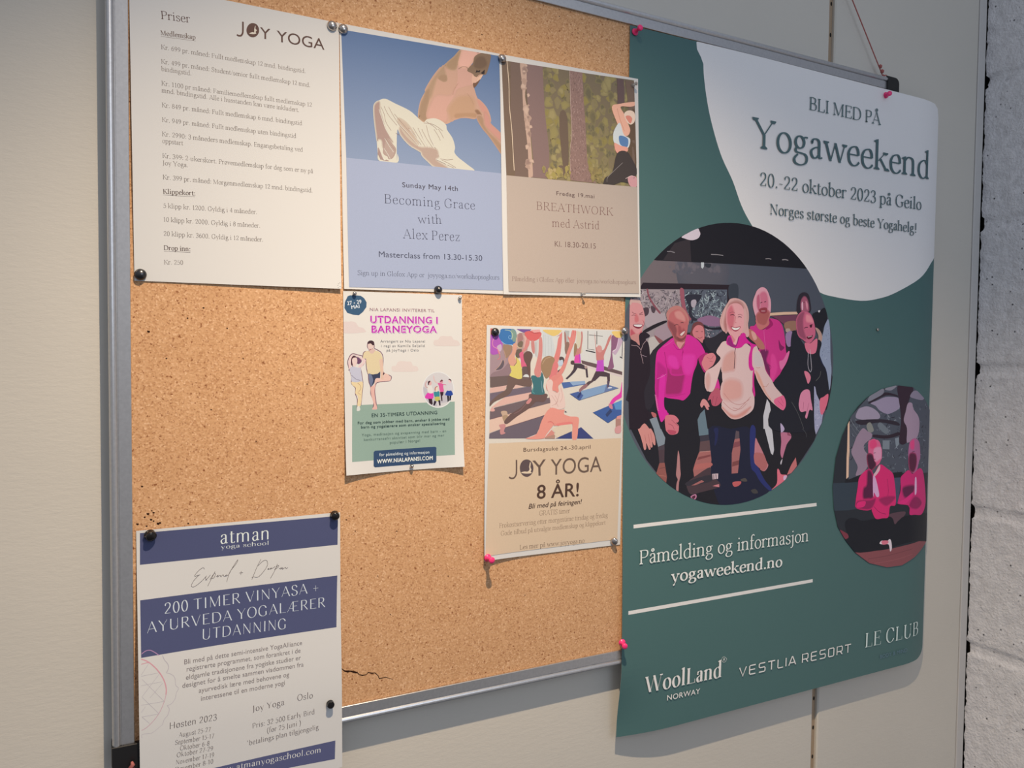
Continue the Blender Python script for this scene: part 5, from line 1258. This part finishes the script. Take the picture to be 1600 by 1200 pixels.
s|round_photo|34,35,44|3558,3792 3720,3725 3837,3672 3899,3841 3810,3987 3791,4069 3630,4002
s|round_photo|229,228,236|3684,3722 3734,3715 3707,3751
s|round_photo|194,159,150|3630,3992 3732,4030 3794,4130 3768,4223 3696,4234 3706,4122
s|round_photo|39,47,82|3732,4417 3824,4560 3917,4693 3982,5033 3881,4888 3769,4632
s|round_photo|35,37,49|3146,4055 3230,4073 3311,4181 3427,4300 3515,4379 3643,4357 3694,4184 3783,4233 3745,4386 3780,4529 3902,4682 3977,5033 3773,5115 3665,4948 3624,4917 3639,5091 3632,5612 2749,5582 2718,5275 2976,5286 3024,5182 3011,5122 2815,4951 2758,4852 2955,4664 3091,4435 3103,4186
s|round_photo|211,108,143|3217,3904 3242,3833 3289,3782 3393,3748 3507,3774 3590,3882 3634,4033 3621,4144 3524,4238 3439,4229 3295,4142 3236,4043
f|round_photo|210,108,143>159,81,112|3|3217,3904 3242,3833 3289,3782 3379,3753 3356,3879 3375,4029 3437,4179 3295,4142 3236,4043
f|round_photo|214,109,144>239,150,168|3|3423,3797 3523,3814 3584,3913 3513,3915 3427,3897
c|round_photo|66,29,48|1.1|3382,4009 3423,3993 3466,3992
c|round_photo|67,30,48|1.1|3500,3966 3535,3949 3571,3948
s|round_photo|67,25,44|3514,3955 3556,3944 3551,3989 3515,3990
s|round_photo|99,29,52|3443,4143 3520,4127 3584,4110 3550,4161 3480,4178
c|round_photo|239,234,239|0.7|3471,4146 3563,4126
s|round_photo|226,124,154|3404,4240 3525,4243 3636,4175 3687,4184 3652,4388 3473,4390
c|round_photo|202,198,214|1|3494,4380 3487,4582 3541,4693 3571,4642 3557,4531 3528,4339
s|round_photo|226,132,160|3410,4688 3484,4693 3543,4744 3557,4805 3505,4884 3460,4805
s|round_photo|225,144,179|3355,5026 3431,4976 3538,4988 3574,5131 3618,5300 3549,5298 3497,5429 3456,5403 3478,5317 3359,5324 3308,5217 3329,5086
c|round_photo|157,77,113|0.7|3416,5169 3407,5290
c|round_photo|159,78,113|0.7|3531,5191 3493,5322
p|round_photo|169,174,207|3638,4917 3665,4933 3701,5051 3775,5164 3811,5350 3858,5372 3831,5515 3707,5697 3675,5603 3656,5398
r|round_photo|119,122,170/214,216,239|scrib|26|43|1,4|3656,5091 3776,5195 3834,5598 3675,5593
s|round_photo|230,117,146|3776,5139 3859,5094 3963,5049 3951,5188 3858,5367 3796,5345
c|round_photo|119,123,119|0.8|3675,4836 3759,4765 3778,4683
c|round_photo|101,104,108|0.8|3150,5164 3296,5348 3432,5595
c|round_photo|95,99,107|0.7|3403,5594 3476,5658 3500,5730
s|round_photo|190,177,215|2928,5489 3013,5581 2947,5639 2931,5578
s|round_photo|215,174,175|1663,3953 1696,3839 1765,3724 1812,3665 1847,3621 1945,3601 2057,3622 2147,3670 2207,3773 2219,3897 2207,3993 2234,4137 2187,4176 2148,4129 2111,4168 2072,4112 1934,4077 1812,4099 1739,4101 1689,4046
f|round_photo|214,174,175>180,124,125|3|1736,3988 1768,3837 1813,3712 1873,3663 1971,3640 2059,3664 2117,3729 2099,3748 1997,3686 1886,3700 1827,3759 1809,3986 1788,4119
s|round_photo|228,168,177|1783,3930 1791,3798 1850,3711 1923,3680 2022,3685 2098,3739 2124,3872 2121,3996 2084,4112 1975,4219 1888,4173 1812,4080
f|round_photo|227,167,176>207,117,133|3.5|1795,3930 1803,3798 1874,3710 1926,3793 1940,3868 1931,3982 1885,4079 1822,4023
c|round_photo|187,140,137|0.5|1970,3616 2096,3672 2169,3784 2182,3918 2171,4062
c|round_photo|187,140,137|0.5|2033,3637 2129,3709 2189,3822 2200,3974
c|round_photo|181,136,134|0.5|1800,3685 1730,3781 1698,3914 1688,3990
c|round_photo|186,139,136|0.5|1921,3628 2046,3655 2123,3728
c|round_photo|87,47,65|1.2|1854,3857 1903,3846 1940,3859
c|round_photo|88,48,65|1.2|2003,3880 2040,3873 2078,3883
c|round_photo|145,82,96|0.7|1841,3825 1902,3808 1939,3821
c|round_photo|147,82,96|0.7|2002,3847 2051,3838 2089,3854
c|round_photo|194,102,117|0.8|1965,3868 1949,3953 1980,3967
s|round_photo|164,62,86|1871,4022 1958,4034 2057,4017 2033,4065 1972,4095 1909,4078
s|round_photo|237,238,239|1890,4036 1970,4043 2044,4029 2020,4061 1959,4075 1915,4064
s|round_photo|214,142,148|1887,4145 1975,4219 2085,4140 2075,4207 1953,4295 1877,4230
s|round_photo|221,194,197|1755,4242 1661,4319 1609,4414 1690,4498 1573,4612 1427,4687 1400,4799 1418,4930 1500,4989 1576,4960 1638,4809 1711,4611 1735,4828 1799,4933 1790,5047 1732,5141 1746,5227 1897,5363 2022,5393 2147,5371 2298,5305 2363,5219 2366,5073 2320,4976 2340,4782 2337,4685 2425,4811 2521,4939 2604,5037 2728,5157 2921,5275 2976,5281 3015,5232 3015,5142 2968,5072 2787,4921 2717,4822 2592,4685 2535,4539 2451,4393 2438,4384 2377,4293 2294,4328 2165,4263 1989,4266
f|round_photo|218,189,194>212,164,161|4|1750,4497 1857,4401 1968,4400 1969,4648 1878,4686 1731,4686
f|round_photo|218,191,195>217,167,164|6|1881,4800 2094,4858 2113,5070 1890,5124 1742,5065 1749,4876
f|round_photo|221,193,197>211,152,147|3|1746,5217 1896,5315 2021,5337 2195,5264 2309,5218 2184,5341 2022,5390 1897,5365 1772,5256
c|round_photo|189,132,132|0.8|1765,5009 1916,5144 2091,5185 2267,5111
c|round_photo|189,132,132|0.8|1756,5141 1906,5249 2043,5261 2291,5072
c|round_photo|191,132,132|0.7|1943,5230 2093,5252 2217,5168
f|round_photo|227,198,201>219,167,154|2.5|2369,4675 2435,4714 2518,4841 2603,4998 2713,5127 2604,5037 2521,4939 2425,4811
c|round_photo|190,126,110|0.7|2534,4909 2600,4920 2652,4871
c|round_photo|189,125,108|0.7|2367,4617 2420,4636 2472,4627
f|round_photo|226,197,200>210,197,204|3|2336,4434 2438,4394 2536,4587 2472,4617 2354,4598
f|round_photo|213,186,192>208,167,166|3|1418,4799 1469,4715 1506,4799 1486,4931 1451,4959
s|round_photo|216,42,159|1793,4270 1814,4175 1875,4164 1953,4295 2048,4160 2109,4111 2160,4129 2175,4186 2279,4261 2390,4293 2332,4327 2303,4405 2308,4589 2345,4648 2318,4677 2266,4666 2235,4589 2236,4454 2269,4338 2241,4281 2158,4273 2078,4331 1967,4343 1842,4307
s|round_photo|154,41,127|1804,4251 1863,4174 1940,4296 2036,4160 1991,4314 1892,4325
l|round_photo|49,27,48|1.2|1973,4343 1956,4410 1964,4457 1953,4648
s|round_photo|231,182,186|1940,4267 1975,4209 2011,4171 2001,4237 1971,4295
s|round_photo|213,47,150|2321,4714 2354,4675 2352,4860 2380,5015 2366,5073 2327,4976
s|round_photo|231,112,156|2774,5128 2847,5090 2914,5071 2968,5062 3020,5142 3023,5232 2976,5289 2921,5270 2796,5193
c|round_photo|174,65,111|0.6|2848,5139 2904,5180 2974,5231
c|round_photo|174,65,111|0.6|2915,5101 2972,5181
k|
k|5628,4920 5238,4983 4893,5119 4680,5264 4502,5440 4315,5740 4177,6090 4118,6568 4158,6928 4258,7231 4448,7472 4687,7700 5042,7918 5501,8043 5887,8054 6248,7952 6684,7769 7160,7468 7347,6841 7228,6108 6869,5493 6498,5190 6071,4957
p|small_round_photo|44,50,60|5628,4920 5238,4983 4893,5119 4680,5264 4502,5440 4315,5740 4177,6090 4118,6568 4158,6928 4258,7231 4448,7472 4687,7700 5042,7918 5501,8043 5887,8054 6248,7952 6684,7769 7160,7468 7347,6841 7228,6108 6869,5493 6498,5190 6071,4957
p|small_round_photo|56,70,85|4101,6504 4774,6527 4710,6973 4509,6978 4114,6956
p|small_round_photo|85,92,107|4486,5514 4501,5430 4908,5119 5628,4910 6145,4958 6839,5236 6960,6269 6771,6123 6766,6505 5609,6422 4770,6409 4493,6467 4492,6000
r|small_round_photo|49,48,63/122,132,147/69,76,93/146,155,170|scrib|220|51|2,10|4519,5493 6555,5192 6637,6215 4527,6097
r|small_round_photo|50,49,63/123,133,149/148,161,174|scrib|60|53|1.4,7|5283,6037 6567,6106 6593,6475 5443,6395
s|small_round_photo|171,161,186|4633,5454 4682,5317 4789,5277 4915,5269 5076,5315 5208,5404 5198,5480 4924,5496
s|small_round_photo|166,155,184|4976,5216 5134,5176 5309,5124 5472,5116 5689,5146 5721,5306 5501,5395 5370,5400 5205,5339 5105,5262
s|small_round_photo|140,141,158|4910,5151 4970,5077 5063,5024 5222,4983 5303,4983 5274,5070 5069,5153 4927,5183
s|small_round_photo|152,151,167|5319,4983 5464,4941 5629,4931 5484,5007
s|small_round_photo|54,44,58|4943,5194 5227,5091 5354,5038 5636,5085 5654,5118 5356,5092 4976,5216
s|small_round_photo|53,46,60|4643,5497 5244,5492 5657,5547 5710,5615 5247,5546 4771,5575
s|small_round_photo|53,41,55|5078,5747 5419,5770 5715,5726 5734,5782 5421,5825 5080,5790
s|small_round_photo|147,150,147|4896,5579 4990,5539 5074,5660 5044,5702 4949,5699
s|small_round_photo|164,143,166|4546,5982 4625,5826 4668,5753 4804,5630 4932,5688 5038,5734 5017,5809 4939,5849 4846,5910 4857,5996 4947,6075 4981,6142 4998,6164 4954,6270 4832,6381 4661,6413 4703,6277 4637,6167 4556,6056 4539,6002
s|small_round_photo|60,43,59|5646,4943 5796,4933 6071,4968 5976,5156 5915,5310 5840,5508 5922,5644 5934,5911 5739,5903 5772,5506 5689,5152
s|small_round_photo|178,155,179|5937,5233 6049,5235 6090,5336 6254,5476 6296,5635 6233,5835 5993,5914 5933,5889 5932,5666 5841,5530 5884,5376
p|small_round_photo|135,147,160|5308,5853 5488,5860 5486,6014 5314,6000
p|small_round_photo|141,154,168|5620,5832 5727,5814 5732,5936 5660,5999
s|small_round_photo|121,132,144|5168,5598 5247,5546 5448,5683 5402,5747 5286,5700
s|small_round_photo|151,143,166|5990,5101 6129,5013 6439,5109 6371,5186 6062,5146
c|small_round_photo|146,155,166|0.7|4503,5472 4584,5569 4728,5691
c|small_round_photo|124,132,143|0.7|4491,5556 4604,5676 4668,5742
p|small_round_photo|239,204,180|4437,5554 4476,5498 4500,6117 4485,6000 4488,6424 4434,6454 4428,5997 4438,6103
p|small_round_photo|33,35,45|4423,6446 4493,6467 4770,6407 4758,6516 4403,6516
p|small_round_photo|35,37,46|5584,6420 5844,6419 5813,6512 5621,6507
p|small_round_photo|78,85,112|5629,6511 5805,6514 5762,6947 5696,6975
s|small_round_photo|133,62,79|4305,7288 4444,7344 4619,7441 4455,7457
s|small_round_photo|98,73,86|5535,7128 5920,7116 5914,7194 5674,7318 5571,7220
p|small_round_photo|145,85,93|4655,7697 5326,7731 5589,7733 6392,7688 7139,7774 7242,8444 4543,8027
c|small_round_photo|115,66,77|0.8|5007,7844 5494,7843 6179,7795
c|small_round_photo|172,103,110|0.7|5171,7939 5664,7939 6183,7887
s|small_round_photo|28,32,43|4438,7163 4559,7110 4700,7133 4858,7184 5177,7174 5570,7181 5674,7318 5773,7260 6043,7194 7078,7299 7139,7774 6392,7688 6061,7671 5588,7709 5326,7727 4671,7696 4448,7483 4523,7426 4458,7314
s|small_round_photo|233,109,156|4948,5871 5002,5835 5097,5832 5195,5848 5263,5938 5284,6146 5280,6179 5226,6252 5114,6284 5016,6219 4964,6087
f|small_round_photo|233,109,156>239,79,138|2.5|5002,5852 5114,5834 5165,5923 5087,5985 4991,5959
f|small_round_photo|170,72,108>77,38,64|3|4932,6085 5043,6080 5111,6181 5146,6269 5021,6349 4953,6237
f|small_round_photo|234,109,156>234,166,200|2.5|5103,5985 5264,5971 5284,6146 5255,6166 5144,6204 5091,6093
c|small_round_photo|48,27,50|1|5090,6061 5138,6052
c|small_round_photo|70,27,50|0.8|5078,6168 5142,6161
s|small_round_photo|232,49,126|4755,6440 4956,6324 5103,6419 5250,6259 5441,6340 5593,6437 5640,6584 5675,6763 5679,6980 5538,6998 5503,7175 5356,7184 5177,7177 5076,7035 5043,7000 4694,6950 4672,6841 4714,6609
f|small_round_photo|229,49,126>95,35,75|4|4949,6345 5071,6417 5108,6788 4973,6821 4854,6801 4856,6640 4933,6581
f|small_round_photo|233,50,127>173,41,104|3|5263,6843 5491,6816 5675,6852 5463,6979 5298,6911
s|small_round_photo|239,198,214|5157,6368 5251,6264 5246,6362 5121,6463 5103,6419
s|small_round_photo|232,185,230|5088,6450 5145,6475 5207,6621 5253,6788 5189,6807 5121,6724 5116,6805 5094,6722
f|small_round_photo|229,49,125>157,40,98|3|4722,6845 5038,6848 5165,6836 5043,7000 4709,6951
s|small_round_photo|239,48,132|4722,6867 4911,6860 4882,6944 4709,6951
c|small_round_photo|148,31,92|0.9|5447,6516 5487,6706 5474,6815
c|small_round_photo|148,31,92|0.9|5121,6963 5270,7073 5435,7120
s|small_round_photo|189,113,161|5995,5959 6044,5882 6173,5849 6302,5929 6345,6090 6352,6215 6319,6258 6222,6454 6067,6421 5987,6182
f|small_round_photo|187,112,160>239,81,148|3|6028,5915 6135,5875 6143,6033 6050,6028
f|small_round_photo|186,76,124>98,40,72|3|6019,6127 6197,6137 6225,6308 6142,6437 6029,6374
c|small_round_photo|63,29,53|1|6089,6086 6164,6079
s|small_round_photo|223,49,130|5797,6527 5879,6454 6004,6400 6124,6470 6326,6389 6464,6452 6561,6679 6630,7032 6468,7217 6213,7199 6060,7179 6037,7025 5763,6975 5741,6923 5804,6728
f|small_round_photo|221,49,129>107,37,82|4|5871,6688 6161,6675 6147,6798 5962,6879 5875,6822
s|small_round_photo|239,197,239|6196,6554 6243,6569 6254,6807 6198,6830
f|small_round_photo|228,51,133>160,38,101|3|6037,7025 6220,6872 6456,7010 6272,7103
s|small_round_photo|239,51,141|5762,6947 5929,6893 6137,6797 6103,6884 5932,6983
s|small_round_photo|239,227,239|5289,7612 5339,7567 5419,7581 5493,7583 5550,7559 5593,7615 5609,7733 5566,7775 5523,7652 5404,7640
s|small_round_photo|232,130,155|5345,7573 5501,7584 5503,7634 5371,7637
k|
t|lettering|87,115,120|R|3376,617|5034,611|196|BLI MED PÅ
t|lettering|84,111,117|R|2195,1347|6346,1342|440|Yogaweekend
t|lettering|81,108,115|R|2378,1900|6141,1895|195|20.-22 oktober 2023 på Geilo
t|lettering|79,106,114|RM|2594,2304|6015,2297|157|Norges største og beste Yogahelg!
t|lettering|232,239,239|R|276,7395|3578,7397|196|Påmelding og informasjon
t|lettering|235,239,239|RB|831,7709|3018,7738|165|yogaweekend.no
t|logo|239,239,239|DB|402,9246|1809,9268|233|WoolLand
t|logo|239,239,239|SM|798,9427|1405,9441|81|NORWAY
c|logo|236,239,239|0.5|1810,9010 1830,8975 1868,8976 1911,9013 1889,9048 1845,9050 1810,9010
t|logo|236,239,239|SM|1847,9031|1882,9031|39|R
t|logo|239,239,239|Q|2163,9331|4642,9371|135|VESTLIA RESORT
t|logo|221,239,239|D|4999,9355|6444,9375|243|LE CLUB
t|logo|99,131,152|SL|5383,9611|6098,9610|67|BODY & MIND
'''

LAB = {
 'priser': ('price_list', 'white price list headed Priser with the black JOY YOGA logo, pinned at the upper left', 'notice', 'paper notices pinned to the cork', M_INK, {'logo': 'brown yoga studio logo'}),
 'becoming': ('workshop_flyer', 'blue workshop flyer with a bare-backed man in white trousers against the sky', 'flyer', 'paper notices pinned to the cork', M_INK, {'printed_photo': 'photo of a man bending backwards under blue sky', 'printed_panel': 'pale lavender text panel'}),
 'breath': ('workshop_flyer', 'beige BREATHWORK flyer with a forest photo and a stretching woman', 'flyer', 'paper notices pinned to the cork', M_INK, {'printed_photo': 'photo of tree trunks in a sunny wood', 'printed_panel': 'beige text panel'}),
 'barne': ('course_flyer', 'small white flyer with magenta heading UTDANNING I BARNEYOGA above a green text box', 'flyer', 'paper notices pinned to the cork', M_INK, {'printed_button': 'dark blue address button'}),
 'joy8': ('birthday_flyer', 'tan flyer reading JOY YOGA 8 ÅR! under a photo of a full yoga class', 'flyer', 'paper notices pinned to the cork', M_INK, {'printed_photo': 'photo of women lunging on yoga mats', 'printed_panel': 'tan text panel'}),
 'atman': ('course_flyer', 'white flyer with navy bands reading 200 TIMER VINYASA, hanging over the lower left frame', 'flyer', 'paper notices pinned to the cork', M_INK, {'printed_band': 'navy blue band', 'handwriting': 'thin handwritten script', 'printed_art': 'pink and grey mandala line drawing'}),
 'week': ('event_poster', 'large green Yogaweekend poster with a round group photo, overhanging the board on the right', 'poster', None, M_POSTERINK, {'printed_background': 'dark green print with a white round field', 'round_photo': 'round photo of a laughing group in pink and black', 'small_round_photo': 'round photo of two men sitting in pink shirts', 'printed_stripe': 'pale stripe'}),
}
for nm, (tn, label, cat, grp, ink, pl) in LAB.items():
    tag(build_sheet(nm, tn, DATA[nm], ink, pl, corner=.034 if nm == 'week' else 0), label, cat, grp)

# ---------------------------------------------------------------- pins
def pin_root(kind, x, y, z, label, group, cat='pin', tilt=(0, 0)):
    return tag(empty(kind, (x, y, ZC + z), (tilt[0], 0, tilt[1])), label, cat, group)
def dome_pin(x, y, z, label, group, m=None, r=.0056, h=.0044, tilt=(0, 0)):
    o = pin_root('thumbtack', x, y, z, label, group, 'thumbtack', tilt); q = MB()
    q.lathe([(r*.98, .0001), (r, .0006)] + [(r*cos(k*pi/16), .0008 + h*sin(k*pi/16)) for k in range(1, 8)] + [(r*.04, .0008 + h)], 28)
    q.done('head', [m or M_STEEL], o, True); q = MB(); q.lathe([(.0005, .0006), (.0005, -.007), (.0001, -.009)], 8); q.done('needle', [M_STEEL], o); return o
def knob_pin(x, y, z, label, group, tilt=(0, 0), r=.0050, h=.0085):
    o = pin_root('push_pin', x, y, z, label, group, 'push pin', tilt); q = MB()
    q.lathe([(r*.9, .0001), (r*1.02, .0010), (r*1.0, .0018), (r*.88, .0030), (r*.94, .0052)] + [(r*.96*cos(k*pi/14), .0058 + (h-.0058)*sin(k*pi/14)) for k in range(1, 7)] + [(r*.05, h)], 28)
    q.done('head', [M_GLOSSBLACK], o, True); q = MB(); q.lathe([(.0006, .0004), (.0006, -.008), (.0001, -.010)], 8); q.done('needle', [M_STEEL], o); return o
def pushpin(x, y, z, label, group, m, tilt=(0, 0), s=1.0):
    o = pin_root('push_pin', x, y, z, label, group, 'push pin', tilt); q = MB()
    q.lathe([(a*s, b_*s) for a, b_ in [(.0034, .0001), (.0046, .0003), (.0050, .0010), (.0046, .0018), (.0032, .0026), (.0025, .0042), (.0022, .0064), (.0023, .0088), (.0029, .0104), (.0036, .0112), (.0040, .0122), (.0040, .0134), (.0034, .0142), (.0012, .0146), (.0001, .0146)]], 24)
    q.done('grip', [m], o, True); q = MB(); q.lathe([(.0006, .0004), (.0006, -.008), (.0001, -.010)], 8); q.done('needle', [M_STEEL], o); return o
def small_pin(x, y, z, label, group, r=.0024, h=.0040):
    o = pin_root('thumbtack', x, y, z, label, group, 'thumbtack'); q = MB()
    q.lathe([(r*.7, .0001), (r*.7, .0012), (r, .0016)] + [(r*cos(k*pi/10), .002 + h*.5*sin(k*pi/10)) for k in range(1, 5)] + [(r*.05, .002 + h*.5)], 16)
    q.done('head', [M_STEEL], o, True); q = MB(); q.lathe([(.0004, .0006), (.0004, -.006), (.0001, -.007)], 6); q.done('needle', [M_STEEL], o); return o
dome_pin(0.2080, -0.0014, 0.3659, 'left one of two silver thumbtacks side by side, in the price list corner', 'silver thumbtacks')
dome_pin(0.2206, -0.0012, 0.3649, 'right one of two silver thumbtacks side by side, in the blue flyer corner', 'silver thumbtacks')
dome_pin(0.4192, -0.0020, 0.3687, 'silver thumbtack where the blue flyer meets the forest flyer', 'silver thumbtacks', tilt=(-.45, .25))
dome_pin(0.0140, -0.0015, 0.0786, 'dark domed thumbtack in the lower left corner of the price list', None, m=M_DARKSTEEL, r=.0058)
dome_pin(0.3364, -0.0012, 0.0787, 'dark grey domed thumbtack at the bottom edge of the blue flyer', None, m=M_DARKSTEEL, r=.0050, h=.0062)
pushpin(0.6174, -0.0029, 0.3694, 'clear push pin in the upper right corner of the forest flyer', None, M_CLEAR, s=.62)
pushpin(0.5409, -0.0020, 0.0830, 'clear push pin at the bottom edge of the beige forest flyer', None, M_CLEAR, s=.5)
small_pin(0.2339, -0.0012, 0.0694, 'small steel tack above the blue date badge', 'small steel tacks')
small_pin(0.3646, -0.0012, 0.0699, 'small steel tack in the upper right corner of the magenta headed flyer', 'small steel tacks', r=.0022)
small_pin(0.3038, -0.0012, -0.1331, 'small steel tack below the dark blue address button', 'small steel tacks', r=.0024, h=.006)
dome_pin(0.4132, -0.0014, 0.0295, 'dark domed thumbtack on the balloons of the yoga class photo', None, m=M_DARKSTEEL, r=.0054)
dome_pin(0.6078, -0.0044, 0.0357, 'silver thumbtack in the upper right corner of the tan flyer', 'silver thumbtacks', r=.0058, h=.0055)
dome_pin(0.5971, -0.0044, -0.2539, 'tilted silver thumbtack in the lower right corner of the tan flyer', 'silver thumbtacks', r=.0052, h=.003, tilt=(.1, -.75))
pushpin(0.4039, -0.0054, -0.2546, 'pink push pin in the lower left corner of the tan flyer', 'pink push pins', M_PINK)
knob_pin(0.0200, -0.0014, -0.1873, 'black push pin in the upper left corner of the navy banded flyer', 'black push pins', tilt=(.25, .35), r=.0056)
knob_pin(0.2112, -0.0014, -0.1836, 'black push pin in the upper right corner of the navy banded flyer', 'black push pins', tilt=(.15, 0))
knob_pin(0.2053, -0.0059, -0.4003, 'black push pin at the right edge of the navy banded flyer', 'black push pins', r=.0042, h=.006)
pushpin(0.6196, -0.0024, 0.4411, 'pink push pin in the upper left corner of the green poster', 'pink push pins', M_PINK, tilt=(-.12, 0))
pushpin(1.1262, -0.0068, 0.4380, 'pink push pin near the upper right corner of the green poster', 'pink push pins', M_PINK, tilt=(.1, -.45))
pushpin(0.6098, -0.0084, -0.3957, 'pink push pin low on the left edge of the green poster', 'pink push pins', M_PINK, tilt=(.05, -.3))
small_pin(1.1209, -0.0068, 0.0499, 'tiny pale tack on the green poster right of the round group photo', None, r=.0026, h=.002)
